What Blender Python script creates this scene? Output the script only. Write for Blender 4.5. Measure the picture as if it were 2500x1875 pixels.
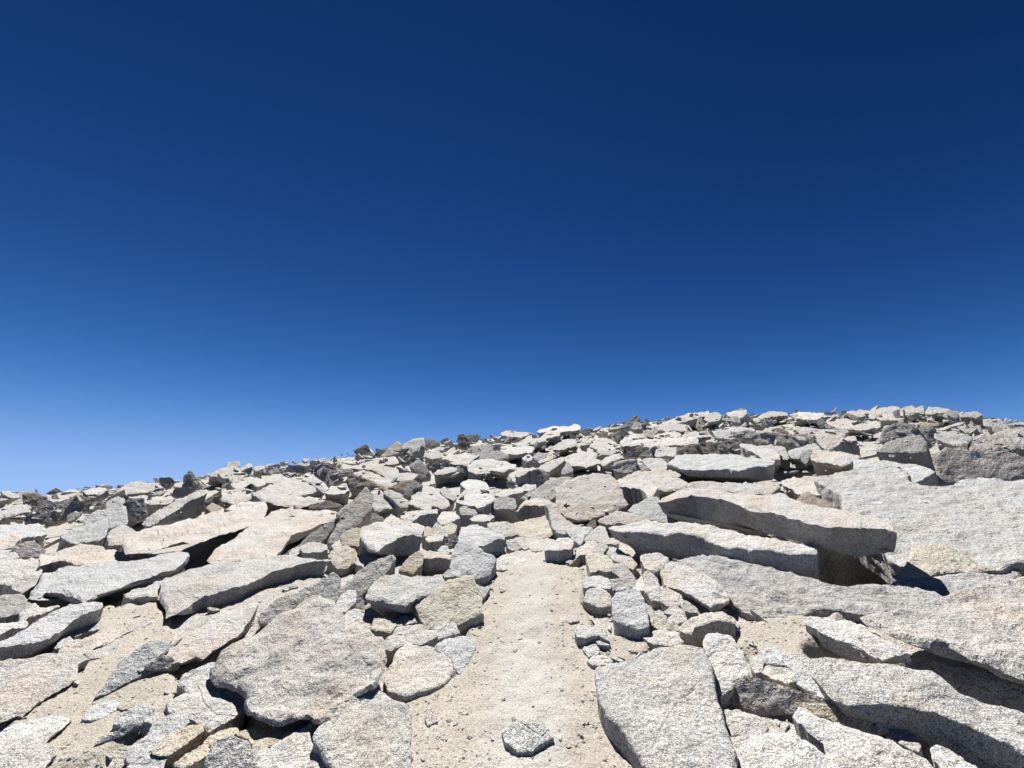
import bpy, math, random, time
import numpy as np
from mathutils import Vector
from mathutils.bvhtree import BVHTree

T0 = time.time()
random.seed(7)
rng = np.random.default_rng(11)
scene = bpy.context.scene
for o in list(bpy.data.objects):
    bpy.data.objects.remove(o)

# ------------------------------------------------------------------ camera
W, H = 2500.0, 1875.0
FPX = 939.0
CAMZ = 1.6
PITCH = math.radians(17.0)
cam_data = bpy.data.cameras.new("camera")
cam_data.sensor_fit = 'HORIZONTAL'
cam_data.sensor_width = 36.0
cam_data.lens = 36.0 * FPX / W
cam_data.clip_start = 0.05
cam_data.clip_end = 2000.0
cam = bpy.data.objects.new("camera", cam_data)
scene.collection.objects.link(cam)
cam.location = (0, 0, CAMZ)
cam.rotation_euler = (math.pi / 2 + PITCH, 0, 0)
scene.camera = cam

# ------------------------------------------------------------------ light
SUN_EL, SUN_AZ = math.radians(63.0), math.radians(-15.0)
world = bpy.data.worlds.new("World")
scene.world = world
world.use_nodes = True
wn, wl = world.node_tree.nodes, world.node_tree.links
wn.clear()
sky = wn.new('ShaderNodeTexSky')
sky.sky_type = 'NISHITA'
sky.sun_disc = False
sky.sun_elevation = SUN_EL
sky.sun_rotation = SUN_AZ
sky.altitude = 4200.0
sky.air_density = 0.6
sky.dust_density = 0.0
sky.ozone_density = 5.0
# one tone response for the whole sky (thin high-altitude air photographed with a contrasty camera)
sep = wn.new('ShaderNodeSeparateColor'); com = wn.new('ShaderNodeCombineColor')
wl.new(sky.outputs[0], sep.inputs[0])
for ch, (sc_, pw_, mx_) in enumerate(((0.90, 3.3, 2.1), (0.735, 2.6, 3.5), (0.56, 2.6, 6.2))):
    m1 = wn.new('ShaderNodeMath'); m1.operation = 'MULTIPLY'; m1.inputs[1].default_value = sc_; wl.new(sep.outputs[ch], m1.inputs[0])
    m2 = wn.new('ShaderNodeMath'); m2.operation = 'POWER'; m2.inputs[1].default_value = pw_; wl.new(m1.outputs[0], m2.inputs[0])
    m3 = wn.new('ShaderNodeMath'); m3.operation = 'MULTIPLY_ADD'; m3.inputs[1].default_value = 1 / mx_; m3.inputs[2].default_value = 1.0; wl.new(m2.outputs[0], m3.inputs[0])
    m4 = wn.new('ShaderNodeMath'); m4.operation = 'DIVIDE'; wl.new(m2.outputs[0], m4.inputs[0]); wl.new(m3.outputs[0], m4.inputs[1])
    wl.new(m4.outputs[0], com.inputs[ch])
bg = wn.new('ShaderNodeBackground')
bg.inputs['Strength'].default_value = 0.077
wo = wn.new('ShaderNodeOutputWorld')
wl.new(com.outputs[0], bg.inputs['Color'])
wl.new(bg.outputs[0], wo.inputs['Surface'])

sl = bpy.data.lights.new("sun", 'SUN')
sl.energy = 5.0
sl.angle = math.radians(0.53)
sl.color = (1.0, 0.98, 0.955)
sun = bpy.data.objects.new("sun", sl)
scene.collection.objects.link(sun)
S = Vector((math.sin(SUN_AZ) * math.cos(SUN_EL), math.cos(SUN_AZ) * math.cos(SUN_EL), math.sin(SUN_EL)))
sun.rotation_euler = S.to_track_quat('Z', 'Y').to_euler()
sun.location = (0, 0, 30)

scene.render.engine = 'CYCLES'
scene.view_settings.view_transform = 'Standard'
scene.view_settings.look = 'None'
scene.view_settings.gamma = 1.0
scene.view_settings.exposure = 1.10
scene.view_settings.use_curve_mapping = False

# ------------------------------------------------------------------ maths helpers
_G = np.random.default_rng(3).normal(size=(1024, 3))
_G /= np.linalg.norm(_G, axis=1)[:, None]

def pn(P):
    """3-D gradient noise, about -1..1"""
    P = np.asarray(P, dtype=np.float64)
    I = np.floor(P).astype(np.int64)
    F = P - I
    U = F * F * F * (F * (F * 6 - 15) + 10)
    out = 0
    for dx in (0, 1):
        wx = U[:, 0] if dx else 1 - U[:, 0]
        for dy in (0, 1):
            wy = U[:, 1] if dy else 1 - U[:, 1]
            for dz in (0, 1):
                wz = U[:, 2] if dz else 1 - U[:, 2]
                h = ((I[:, 0] + dx) * 73856093) ^ ((I[:, 1] + dy) * 19349663) ^ ((I[:, 2] + dz) * 83492791)
                g = _G[(h ^ (h >> 10)) & 1023]
                d = g[:, 0] * (F[:, 0] - dx) + g[:, 1] * (F[:, 1] - dy) + g[:, 2] * (F[:, 2] - dz)
                out = out + wx * wy * wz * d
    return out * 1.5

def fbm(P, oct=3, gain=0.5):
    a, s, f = 1.0, 0, 1.0
    for _ in range(oct):
        s = s + a * pn(P * f)
        a *= gain
        f *= 2.03
    return s

def sstep(a, b, x):
    t = np.clip((x - a) / (b - a), 0, 1)
    return t * t * (3 - 2 * t)

CP, SP = math.cos(PITCH), math.sin(PITCH)

def ray(px, py):
    """photo pixel -> direction in the world (unnormalised)"""
    x, y = px - W / 2, H / 2 - py
    return Vector((x, FPX * CP - y * SP, y * CP + FPX * SP))

def project(p):
    """world point -> photo pixel, depth"""
    x, y, z = p[0], p[1], p[2] - CAMZ
    d = y * CP + z * SP
    u = -y * SP + z * CP
    return W / 2 + FPX * x / d, H / 2 - FPX * u / d, d

EYE = Vector((0, 0, CAMZ))

# ------------------------------------------------------------------ the slope: the crest read off the photograph
CREST = [(-600, 1290), (-300, 1245), (0, 1212), (250, 1197), (400, 1178), (560, 1156), (700, 1136), (850, 1116), (1000, 1094),
         (1200, 1071), (1400, 1053), (1600, 1030), (1800, 1018), (2000, 1014), (2150, 1005), (2300, 1008), (2400, 1020),
         (2500, 1040), (2800, 1080), (3200, 1140)]
az_l, s_l, k_l = [], [], []
for px, py in CREST:
    py -= 5
    r = ray(px, py)
    hd = math.hypot(r.x, r.y)
    az = math.atan2(r.x, r.y)
    rc = np.interp(math.degrees(az), [-60, -40, -15, 0, 20, 45, 60], [22, 23, 28, 32, 33, 28, 24])
    az_l.append(math.degrees(az)); s_l.append(r.z / hd + 2 * CAMZ / rc); k_l.append(CAMZ / rc ** 2)
az_l = [-180, -130, -95] + az_l + [105, 140, 180]
s_l = [-.27, -.19, -.02] + s_l + [.02, -.18, -.27]
k_l = [.0004, .0004, .001] + k_l + [.001, .0004, .0004]
_fa = np.linspace(-180, 180, 1441)
def _smooth(v):
    f = np.interp(_fa, az_l, v)
    ker = np.hanning(33); ker /= ker.sum()
    return np.convolve(np.concatenate([f[-33:-1], f, f[1:33]]), ker, 'same')[32:-32]
_fs, _fk = _smooth(s_l), _smooth(k_l)

def ground_z(x, y):
    x = np.atleast_1d(np.asarray(x, float)); y = np.atleast_1d(np.asarray(y, float))
    r = np.hypot(x, y); a = np.degrees(np.arctan2(x, y))
    z = np.interp(a, _fa, _fs) * r - np.interp(a, _fa, _fk) * r * r
    P = np.stack([x, y, 0 * x], 1)
    z = z + 0.16 * sstep(7, 22, r) * fbm(P * 0.45 + 5.1, 3) + 0.02 * sstep(1.0, 4, r) * fbm(P * 1.7, 3)
    return z

def shade_smooth(me, v=True):
    me.polygons.foreach_set('use_smooth', np.full(len(me.polygons), v))

def mesh_from(name, verts, faces, smooth=True):
    me = bpy.data.meshes.new(name)
    me.from_pydata([tuple(v) for v in verts], [], faces)
    shade_smooth(me, smooth)
    me.update()
    return me

def quads_mesh(name, V, Q, smooth=True, sharp=None):
    """fast mesh from arrays: V (n,3), Q (m,k)"""
    me = bpy.data.meshes.new(name)
    k = Q.shape[1]
    me.vertices.add(len(V)); me.vertices.foreach_set('co', np.ascontiguousarray(V, np.float32).ravel())
    me.loops.add(Q.size); me.loops.foreach_set('vertex_index', np.ascontiguousarray(Q, np.int32).ravel())
    me.polygons.add(len(Q)); me.polygons.foreach_set('loop_start', np.arange(0, Q.size, k, dtype=np.int32))
    me.polygons.foreach_set('loop_total', np.full(len(Q), k, np.int32))
    me.update(calc_edges=True); me.validate()
    shade_smooth(me, smooth)
    if sharp: me.set_sharp_from_angle(angle=math.radians(sharp))
    return me

# ------------------------------------------------------------------ materials
def nd(nt, kind, **kw):
    n = nt.nodes.new(kind)
    for k, v in kw.items():
        if k in n.inputs: n.inputs[k].default_value = v
        else: setattr(n, k, v)
    return n

def ramp(nt, stops):
    n = nt.nodes.new('ShaderNodeValToRGB')
    e = n.color_ramp.elements
    while len(e) < len(stops): e.new(0.5)
    for i, (p, c) in enumerate(stops):
        e[i].position = p
        e[i].color = (c, c, c, 1) if not isinstance(c, tuple) else (*c, 1)
    return n

def mixc(nt, mode, fac, a, b):
    n = nt.nodes.new('ShaderNodeMix'); n.data_type = 'RGBA'; n.blend_type = mode
    for s, v in ((n.inputs[0], fac), (n.inputs[6], a), (n.inputs[7], b)):
        if hasattr(v, 'is_output') or isinstance(v, bpy.types.NodeSocket): nt.links.new(v, s)
        elif isinstance(v, tuple): s.default_value = (*v, 1)
        else: s.default_value = v
    return n.outputs[2]

def granite(name, base, stain, stain_amt, lichen=0.6, seed=0.0):
    m = bpy.data.materials.new(name); m.use_nodes = True
    nt = m.node_tree; nt.nodes.clear(); L = nt.links
    out = nd(nt, 'ShaderNodeOutputMaterial'); bs = nd(nt, 'ShaderNodeBsdfPrincipled')
    bs.inputs['Roughness'].default_value = 0.9
    bs.inputs['Specular IOR Level'].default_value = 0.25
    L.new(bs.outputs[0], out.inputs[0])
    geo = nd(nt, 'ShaderNodeNewGeometry'); oi = nd(nt, 'ShaderNodeObjectInfo')
    off = nd(nt, 'ShaderNodeVectorMath', operation='MULTIPLY_ADD')
    L.new(oi.outputs['Random'], off.inputs[0]); off.inputs[1].default_value = (37.0, 91.0, 53.0)
    L.new(geo.outputs['Position'], off.inputs[2])
    pos = off.outputs[0]
    def noise(sc, det, rough=0.5, dist=0.0):
        n = nd(nt, 'ShaderNodeTexNoise', Scale=sc, Detail=det, Roughness=rough, Distortion=dist)
        L.new(pos, n.inputs['Vector']); return n.outputs['Fac']
    g1 = noise(330, 1.0); g2 = noise(150, 1.5); g3 = noise(4.5, 6.0, 0.62); g4 = noise(2.1, 5.0, 0.62, 0.6); g5 = noise(15, 4.0, 0.65); g6 = noise(52, 3.0)
    r1 = ramp(nt, [(0.37, 0.22), (0.45, 0.86), (0.60, 1.22)]); L.new(g1, r1.inputs[0])
    r2 = ramp(nt, [(0.35, 0.50), (0.45, 0.98), (0.70, 1.11)]); L.new(g2, r2.inputs[0])
    r3 = ramp(nt, [(0.30, 0.76), (0.48, 1.0), (0.72, 1.08)]); L.new(g3, r3.inputs[0])
    r6 = ramp(nt, [(0.32, 0.74), (0.46, 1.0), (0.75, 1.07)]); L.new(g6, r6.inputs[0])
    col = mixc(nt, 'MULTIPLY', 1.0, tuple(base), r1.outputs[0])
    col = mixc(nt, 'MULTIPLY', 1.0, col, r2.outputs[0])
    col = mixc(nt, 'MULTIPLY', 1.0, col, r6.outputs[0])
    col = mixc(nt, 'MULTIPLY', 1.0, col, r3.outputs[0])
    # per rock value
    rv = nd(nt, 'ShaderNodeMapRange'); rv.inputs[3].default_value = 0.88; rv.inputs[4].default_value = 1.10
    L.new(oi.outputs['Random'], rv.inputs[0])
    col = mixc(nt, 'MULTIPLY', 1.0, col, rv.outputs[0])
    # iron stains
    sm = ramp(nt, [(0.50 - 0.10 * stain_amt, 0.0), (0.72, 1.0)]); L.new(g4, sm.inputs[0])
    sf = nd(nt, 'ShaderNodeMath', operation='MULTIPLY'); sf.inputs[1].default_value = min(1.0, 0.9 * stain_amt)
    L.new(sm.outputs[0], sf.inputs[0])
    tinted = mixc(nt, 'MULTIPLY', 1.0, col, tuple(stain))
    col = mixc(nt, 'MIX', sf.outputs[0], col, tinted)
    # black crust lichen, in patches
    lp = ramp(nt, [(0.56, 0.0), (0.62, 1.0)]); L.new(g5, lp.inputs[0])
    lz = ramp(nt, [(0.52, 0.0), (0.64, 1.0)])
    g7 = noise(1.3, 3.0, 0.6); L.new(g7, lz.inputs[0])
    lf = nd(nt, 'ShaderNodeMath', operation='MULTIPLY'); L.new(lp.outputs[0], lf.inputs[0]); L.new(lz.outputs[0], lf.inputs[1])
    lg = nd(nt, 'ShaderNodeMath', operation='MULTIPLY'); L.new(lf.outputs[0], lg.inputs[0]); lg.inputs[1].default_value = lichen
    col = mixc(nt, 'MIX', lg.outputs[0], col, (0.045, 0.043, 0.040))
    # hairline fractures, here and there
    wv = nd(nt, 'ShaderNodeTexNoise', Scale=1.1, Detail=2.0); L.new(pos, wv.inputs['Vector'])
    wm = nd(nt, 'ShaderNodeVectorMath', operation='MULTIPLY_ADD'); L.new(wv.outputs['Color'], wm.inputs[0]); wm.inputs[1].default_value = (0.35, 0.35, 0.35); L.new(pos, wm.inputs[2])
    cv = nd(nt, 'ShaderNodeTexVoronoi', feature='DISTANCE_TO_EDGE', Scale=1.15); L.new(wm.outputs[0], cv.inputs['Vector'])
    ck = ramp(nt, [(0.0, 1.0), (0.006, 0.0)]); L.new(cv.outputs['Distance'], ck.inputs[0])
    gm = noise(0.9, 2.0); cz = ramp(nt, [(0.52, 0.0), (0.60, 1.0)]); L.new(gm, cz.inputs[0])
    cf = nd(nt, 'ShaderNodeMath', operation='MULTIPLY'); L.new(ck.outputs[0], cf.inputs[0]); L.new(cz.outputs[0], cf.inputs[1])
    cf2 = nd(nt, 'ShaderNodeMath', operation='MULTIPLY'); L.new(cf.outputs[0], cf2.inputs[0]); cf2.inputs[1].default_value = 0.15
    col = mixc(nt, 'MIX', cf2.outputs[0], col, (0.07, 0.062, 0.052))
    L.new(col, bs.inputs['Base Color'])
    # relief
    gb = noise(13, 4.0, 0.6, 0.4)
    h0 = nd(nt, 'ShaderNodeMath', operation='MULTIPLY_ADD'); L.new(gb, h0.inputs[0]); h0.inputs[1].default_value = 2.6; L.new(g6, h0.inputs[2])
    h1 = nd(nt, 'ShaderNodeMath', operation='MULTIPLY_ADD'); L.new(g2, h1.inputs[0]); h1.inputs[1].default_value = 0.45; L.new(h0.outputs[0], h1.inputs[2])
    h2 = nd(nt, 'ShaderNodeMath', operation='MULTIPLY_ADD'); L.new(g1, h2.inputs[0]); h2.inputs[1].default_value = 0.16; L.new(h1.outputs[0], h2.inputs[2])
    h3 = nd(nt, 'ShaderNodeMath', operation='MULTIPLY_ADD'); L.new(cf.outputs[0], h3.inputs[0]); h3.inputs[1].default_value = -0.5; L.new(h2.outputs[0], h3.inputs[2])
    bp = nd(nt, 'ShaderNodeBump', Strength=0.7, Distance=0.014); L.new(h3.outputs[0], bp.inputs['Height'])
    L.new(bp.outputs[0], bs.inputs['Normal'])
    return m

MAT = {
    'w': granite('granite_pale', (0.405, 0.394, 0.373), (0.96, 0.80, 0.62), 0.6),
    'b': granite('granite_blue_grey', (0.388, 0.388, 0.380), (0.95, 0.87, 0.76), 0.35),
    'p': granite('granite_pinkish', (0.403, 0.384, 0.356), (0.97, 0.78, 0.63), 0.75),
    'y': granite('granite_tan', (0.403, 0.369, 0.304), (0.95, 0.78, 0.58), 0.7),
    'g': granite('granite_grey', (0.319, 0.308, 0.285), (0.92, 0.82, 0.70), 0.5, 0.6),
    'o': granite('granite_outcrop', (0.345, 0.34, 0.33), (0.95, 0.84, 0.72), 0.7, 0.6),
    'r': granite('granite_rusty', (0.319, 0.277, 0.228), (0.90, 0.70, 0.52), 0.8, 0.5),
}

def sand_mat(name, a, b, grain=1.0, other=None):
    m = bpy.data.materials.new(name); m.use_nodes = True
    nt = m.node_tree; nt.nodes.clear(); L = nt.links
    out = nd(nt, 'ShaderNodeOutputMaterial'); bs = nd(nt, 'ShaderNodeBsdfPrincipled'); L.new(bs.outputs[0], out.inputs[0])
    bs.inputs['Roughness'].default_value = 0.95; bs.inputs['Specular IOR Level'].default_value = 0.15
    geo = nd(nt, 'ShaderNodeNewGeometry')
    def noise(sc, det, rough=0.55):
        n = nd(nt, 'ShaderNodeTexNoise', Scale=sc, Detail=det, Roughness=rough); L.new(geo.outputs['Position'], n.inputs['Vector']); return n.outputs['Fac']
    n1, n2, n3 = noise(1.8, 5.0), noise(190, 2.0), noise(70, 3.0)
    vo = nd(nt, 'ShaderNodeTexVoronoi', Scale=75.0); L.new(geo.outputs['Position'], vo.inputs['Vector'])
    cr = ramp(nt, [(0.35, a), (0.65, b)]); L.new(n1, cr.inputs[0])
    base = cr.outputs[0]
    if other:       # worn middle of the path against its sandy margins
        c2 = ramp(nt, [(0.35, other[0]), (0.65, other[1])]); L.new(n1, c2.inputs[0])
        at = nd(nt, 'ShaderNodeAttribute', attribute_name='worn')
        base = mixc(nt, 'MIX', at.outputs['Fac'], c2.outputs[0], base)
    r2 = ramp(nt, [(0.34, 0.55), (0.48, 0.95), (0.66, 1.2)]); L.new(n2, r2.inputs[0])
    r3 = ramp(nt, [(0.32, 0.80), (0.50, 1.0), (0.70, 1.09)]); L.new(n3, r3.inputs[0])
    col = mixc(nt, 'MULTIPLY', grain, base, r2.outputs[0])
    col = mixc(nt, 'MULTIPLY', grain, col, r3.outputs[0])
    L.new(col, bs.inputs['Base Color'])
    h = nd(nt, 'ShaderNodeMath', operation='MULTIPLY_ADD'); L.new(n3, h.inputs[0]); h.inputs[1].default_value = 1.2; L.new(n2, h.inputs[2])
    h2 = nd(nt, 'ShaderNodeMath', operation='MULTIPLY_ADD'); L.new(vo.outputs['Distance'], h2.inputs[0]); h2.inputs[1].default_value = -0.7; L.new(h.outputs[0], h2.inputs[2])
    bp = nd(nt, 'ShaderNodeBump', Strength=0.55, Distance=0.007); L.new(h2.outputs[0], bp.inputs['Height']); L.new(bp.outputs[0], bs.inputs['Normal'])
    return m

SAND = sand_mat('sand', (0.305, 0.272, 0.226), (0.345, 0.311, 0.263))
TRAIL = sand_mat('trail_dust', (0.335, 0.314, 0.281), (0.37, 0.35, 0.317), 0.8, ((0.305, 0.272, 0.226), (0.345, 0.311, 0.263)))

def link(name, me, mat, loc=(0, 0, 0), label=None, cat=None, group=None, kind=None):
    o = bpy.data.objects.new(name, me)
    scene.collection.objects.link(o)
    o.location = loc
    if mat and not me.materials: me.materials.append(mat)
    if label: o['label'] = label
    if cat: o['category'] = cat
    if group: o['group'] = group
    if kind: o['kind'] = kind
    return o

# ------------------------------------------------------------------ ground sheet
rr = np.concatenate([np.linspace(0.02, 0.9, 10), np.geomspace(1.0, 9, 230), np.geomspace(9.1, 60, 170), np.geomspace(62, 260, 24)])
aa = np.radians(np.concatenate([np.linspace(-180, -66, 50), np.linspace(-65, 65, 460), np.linspace(66, 180, 50)]))
R_, A_ = np.meshgrid(rr, aa, indexing='ij')
X_, Y_ = (R_ * np.sin(A_)).ravel(), (R_ * np.cos(A_)).ravel()
Z_ = ground_z(X_, Y_)
PX = np.stack([X_, Y_, 0 * X_], 1)
near = np.clip((7.5 - np.hypot(X_, Y_)) / 3, 0, 1)
rel = np.zeros_like(Z_); idx = near > 0
rel[idx] = near[idx] * (0.008 * fbm(PX[idx] * 6.5, 3) + 0.004 * pn(PX[idx] * 38))
nr, na = len(rr), len(aa)
ii, jj = np.meshgrid(np.arange(nr - 1), np.arange(na - 1), indexing='ij')
Q_ = np.stack([ii * na + jj, ii * na + jj + 1, (ii + 1) * na + jj + 1, (ii + 1) * na + jj], -1).reshape(-1, 4)
GN = np.stack([X_, Y_, Z_], 1)
GROUND_BVH = BVHTree.FromPolygons([tuple(v) for v in GN], Q_.tolist())
SANDS = [  # open sand seen in the photograph (pixels)
    [(240, 1475), (390, 1455), (430, 1530), (345, 1600), (430, 1640), (440, 1710), (340, 1760), (250, 1850), (120, 1890), (-60, 1880), (20, 1760), (190, 1640), (205, 1590)],
    [(1790, 1500), (1990, 1490), (2080, 1490), (1975, 1590), (2030, 1610), (1860, 1600), (1800, 1580)],
    [(1440, 1545), (1600, 1545), (1590, 1600), (1490, 1625)],
    [(960, 1720), (1060, 1640), (1120, 1590), (1200, 1440), (1222, 1390), (1250, 1340), (1235, 1310), (1265, 1280), (1320, 1290), (1335, 1330), (1365, 1372), (1425, 1385), (1430, 1480), (1460, 1560), (1480, 1640), (1500, 1750), (1580, 1900), (960, 1900)],
]
HOLLOWS = [  # clefts and cavities under the slabs (pixels, depth in metres)
    ([(1860, 1400), (1900, 1270), (2230, 1270), (2240, 1400), (2200, 1425), (2120, 1455), (1960, 1440)], 1.0),
    ([(1960, 1585), (2060, 1570), (2230, 1590), (2500, 1650), (2640, 1720), (2640, 1800), (2480, 1745), (2330, 1690), (2220, 1625), (2060, 1610)], 0.40),
    ([(2030, 1725), (2150, 1755), (2260, 1790), (2400, 1850), (2520, 1930), (2380, 1930), (2200, 1830), (2100, 1780)], 0.22),
    ([(530, 1690), (580, 1665), (640, 1720), (700, 1750), (880, 1745), (800, 1790), (700, 1800), (560, 1785)], 0.25),
    ([(420, 1335), (620, 1275), (580, 1340), (500, 1375), (420, 1375)], 0.35),
    ([(890, 1465), (960, 1490), (1030, 1500), (1020, 1530), (900, 1500)], 0.25),
    ([(405, 1500), (480, 1500), (560, 1480), (600, 1500), (520, 1540), (420, 1535)], 0.06),
]
def inside_np(x, y, P):
    c = np.zeros(len(x), bool); n = len(P); j = n - 1
    for i in range(n):
        yi, yj = P[i][1], P[j][1]
        if yi != yj:
            c ^= ((yi > y) != (yj > y)) & (x < (P[j][0] - P[i][0]) * (y - yi) / (yj - yi) + P[i][0])
        j = i
    return c
def project_np(V):
    x, y, z = V[:, 0], V[:, 1], V[:, 2] - CAMZ
    d = y * CP + z * SP
    d = np.where(np.abs(d) < 1e-6, 1e-6, d)
    return W / 2 + FPX * x / d, H / 2 - FPX * (-y * SP + z * CP) / d, d
gpx, gpy, gd = project_np(GN)
wob = 14 * fbm(PX * 5.0 + 2.2, 2)
sandy = np.zeros(len(GN), bool)
for s_ in SANDS: sandy |= inside_np(gpx + wob, gpy + wob, s_)
sandy &= gd > 0.3
sandy |= (np.abs(X_ - 0.05) < 0.5) & (Y_ < 2.0)
drop = np.where(sandy, 0.0, 0.05 + 0.20 * sstep(4.0, 7.0, np.hypot(X_, Y_)))
for s_, dep in HOLLOWS:
    drop = np.where(inside_np(gpx, gpy, s_) & (gd > 0.3), np.maximum(drop, dep), drop)
dr = drop.reshape(nr, na)
for _ in range(2): dr[1:-1, 1:-1] = (dr[1:-1, 1:-1] * 2 + dr[:-2, 1:-1] + dr[2:, 1:-1] + dr[1:-1, :-2] + dr[1:-1, 2:]) / 6
GV = np.stack([X_, Y_, Z_ + rel - dr.ravel()], 1)
ground_me = quads_mesh('ground', GV, Q_)
ground = link('ground', ground_me, SAND, kind='structure', label='coarse beige sand and grit between the granite slabs of the slope')
GRIT = granite('granite_grit', (0.357, 0.338, 0.308), (0.95, 0.82, 0.66), 0.6)
ground_me.materials.append(GRIT)
ground_me.polygons.foreach_set('material_index', np.where(sandy[Q_].any(1), 0, 1).astype(np.int32))

def hit_ground(px, py):
    d = ray(px, py).normalized()
    h = GROUND_BVH.ray_cast(EYE, d, 400)
    if h[0] is None:                     # just over the crest: slide down to the crest
        for k in range(1, 60):
            d = ray(px, py + k).normalized()
            h = GROUND_BVH.ray_cast(EYE, d, 400)
            if h[0] is not None: break
    return h[0]

# ------------------------------------------------------------------ trodden path
rows = []
edge = [(1935, 1105, 1480), (1800, 1128, 1450), (1700, 1148, 1425), (1600, 1172, 1400), (1500, 1200, 1382), (1430, 1215, 1378), (1390, 1228, 1372), (1362, 1242, 1362), (1330, 1258, 1345), (1300, 1272, 1325)]
for y in np.linspace(1935, 1300, 150):
    l = np.interp(-y, [-e[0] for e in edge], [e[1] for e in edge]); r = np.interp(-y, [-e[0] for e in edge], [e[2] for e in edge])
    a, b = hit_ground(l, y), hit_ground(r, y)
    rows.append((a, b))
d0 = (rows[0][0] - rows[8][0]) / 8, (rows[0][1] - rows[8][1]) / 8
ext = [(rows[0][0] + d0[0] * k, rows[0][1] + d0[1] * k) for k in range(220, 0, -6)]
rows = ext + rows
NC = 44
PV = []
for a, b in rows:
    for j in range(NC + 1):
        f = -0.25 + 1.5 * j / NC
        PV.append((a.x + (b.x - a.x) * f, a.y + (b.y - a.y) * f))
PV = np.array(PV)
f = np.tile(np.linspace(-0.25, 1.25, NC + 1), len(rows))
pe = np.stack([PV[:, 0], PV[:, 1], 0 * f], 1)
inside = np.minimum(f, 1 - f) + 0.16 * fbm(pe * 2.6, 4, 0.6)
pz = ground_z(PV[:, 0], PV[:, 1]) + 0.008 * fbm(pe * 6.5, 3) + 0.004 * pn(pe * 38) + np.where(inside > 0, 0.004 + 0.010 * sstep(0, 0.2, inside), 0.004 + 0.14 * inside) + 0.006 * fbm(pe * 11 + 9, 3)
e_i, e_j = np.meshgrid(np.arange(len(rows) - 1), np.arange(NC), indexing='ij')
PQ = np.stack([e_i * (NC + 1) + e_j, e_i * (NC + 1) + e_j + 1, (e_i + 1) * (NC + 1) + e_j + 1, (e_i + 1) * (NC + 1) + e_j], -1).reshape(-1, 4)
path_V = np.stack([PV[:, 0], PV[:, 1], pz], 1)
path_me = quads_mesh('path', path_V, PQ)
wa = path_me.attributes.new('worn', 'FLOAT', 'POINT')
wa.data.foreach_set('value', sstep(0.0, 0.42, inside + 0.05 * fbm(pe * 9, 3)).astype(np.float32))
path = link('path', path_me, TRAIL, kind='structure', label='pale trodden footpath of grey grit climbing between the rocks')
PATH_BVH = BVHTree.FromPolygons([tuple(v) for v in path_V], PQ.tolist())
VIS_BVH = BVHTree.FromPolygons([tuple(v) for v in GV], Q_.tolist())
def top_z(x, y):
    z = None
    for b_ in (PATH_BVH, VIS_BVH):
        h = b_.ray_cast(Vector((x, y, 60)), Vector((0, 0, -1)))
        if h[0] is not None and (z is None or h[0].z > z): z = h[0].z
    return z

# ------------------------------------------------------------------ rock builder
TILE = {}
for k in range(6):
    TILE['T%d' % (k + 1)] = (400 * k, 1475, 500 / 2074)
    TILE['M%d' % (k + 1)] = (400 * k, 1150, 500 / 2074)
TILE['F1'] = (0, 1100, 500 / 2212)
TILE['F2'] = (450, 1050, 400 / 2212); TILE['F3'] = (800, 1020, 400 / 2212); TILE['F4'] = (1150, 1000, 400 / 2212); TILE['F5'] = (1500, 970, 400 / 2212)
TILE['F6'] = (1850, 960, 350 / 2212); TILE['F7'] = (2150, 960, 350 / 2212)

ROCKS = []
def R(tile, pts, t=5, g=0, p=None, c='w', L=None, n='slab', roll=None, rnd=1, u=None, o=0, dome=0.0, rough=1.0, G=None, deep=False):
    x0, y0, s = TILE[tile]
    if u is None: u = 0.7 if n == 'slab' else 0.3
    P = []
    for q in pts.split():
        v = [float(a) for a in q.split(',')]
        P.append((x0 + v[0] * s, y0 + v[1] * s, v[2] if len(v) > 2 else None))
    ROCKS.append(dict(P=P, t=t, g=g, p=p, c=c, L=L, n=n, roll=roll, rnd=rnd, u=u, o=o, dome=dome, rough=rough, G=G, deep=deep))
# ------------------------------------------------------------------ rocks traced from the photograph (visible upper face, then t = height of its front in pixels)
PR = dict(L="small angular pale stone in the loose pile along the path's right edge", n='stone', G="stones piled along the path's right edge")
PL = dict(L="small pale stone wedged among the blocks along the path's left edge", n='stone', G="stones wedged along the path's left edge")
SD = dict(L="thin pale flake of granite lying half sunk in the open sand", n='stone', G="flakes half sunk in the open sand")
FS = dict(L="small tilted granite slab in the boulder field below the crest", n='slab', G="small slabs below the crest")
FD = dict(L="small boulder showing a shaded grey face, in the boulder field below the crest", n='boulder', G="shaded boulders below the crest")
CR = dict(L="small rock breaking the skyline along the crest", n='boulder', G="rocks along the skyline")
MR = dict(L="low pale rock among the jumbled slabs around the long blue-grey slab", n='boulder', G="low rocks among the left slabs")

# --- skyline and far field, left
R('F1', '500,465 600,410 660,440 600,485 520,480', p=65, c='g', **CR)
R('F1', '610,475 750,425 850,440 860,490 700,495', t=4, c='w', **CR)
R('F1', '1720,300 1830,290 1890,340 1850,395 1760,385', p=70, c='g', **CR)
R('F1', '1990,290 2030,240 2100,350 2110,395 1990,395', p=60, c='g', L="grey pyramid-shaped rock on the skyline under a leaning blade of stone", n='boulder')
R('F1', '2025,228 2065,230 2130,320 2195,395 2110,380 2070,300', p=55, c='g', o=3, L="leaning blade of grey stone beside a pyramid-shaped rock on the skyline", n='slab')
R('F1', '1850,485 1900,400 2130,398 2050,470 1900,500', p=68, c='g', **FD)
R('F1', '20,440 90,440 210,500 100,495 40,470', t=5, c='w', **CR)
R('F1', '1320,385 1480,335 1650,365 1780,400 1500,455 1260,465', t=4, c='w', **FS)
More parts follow.
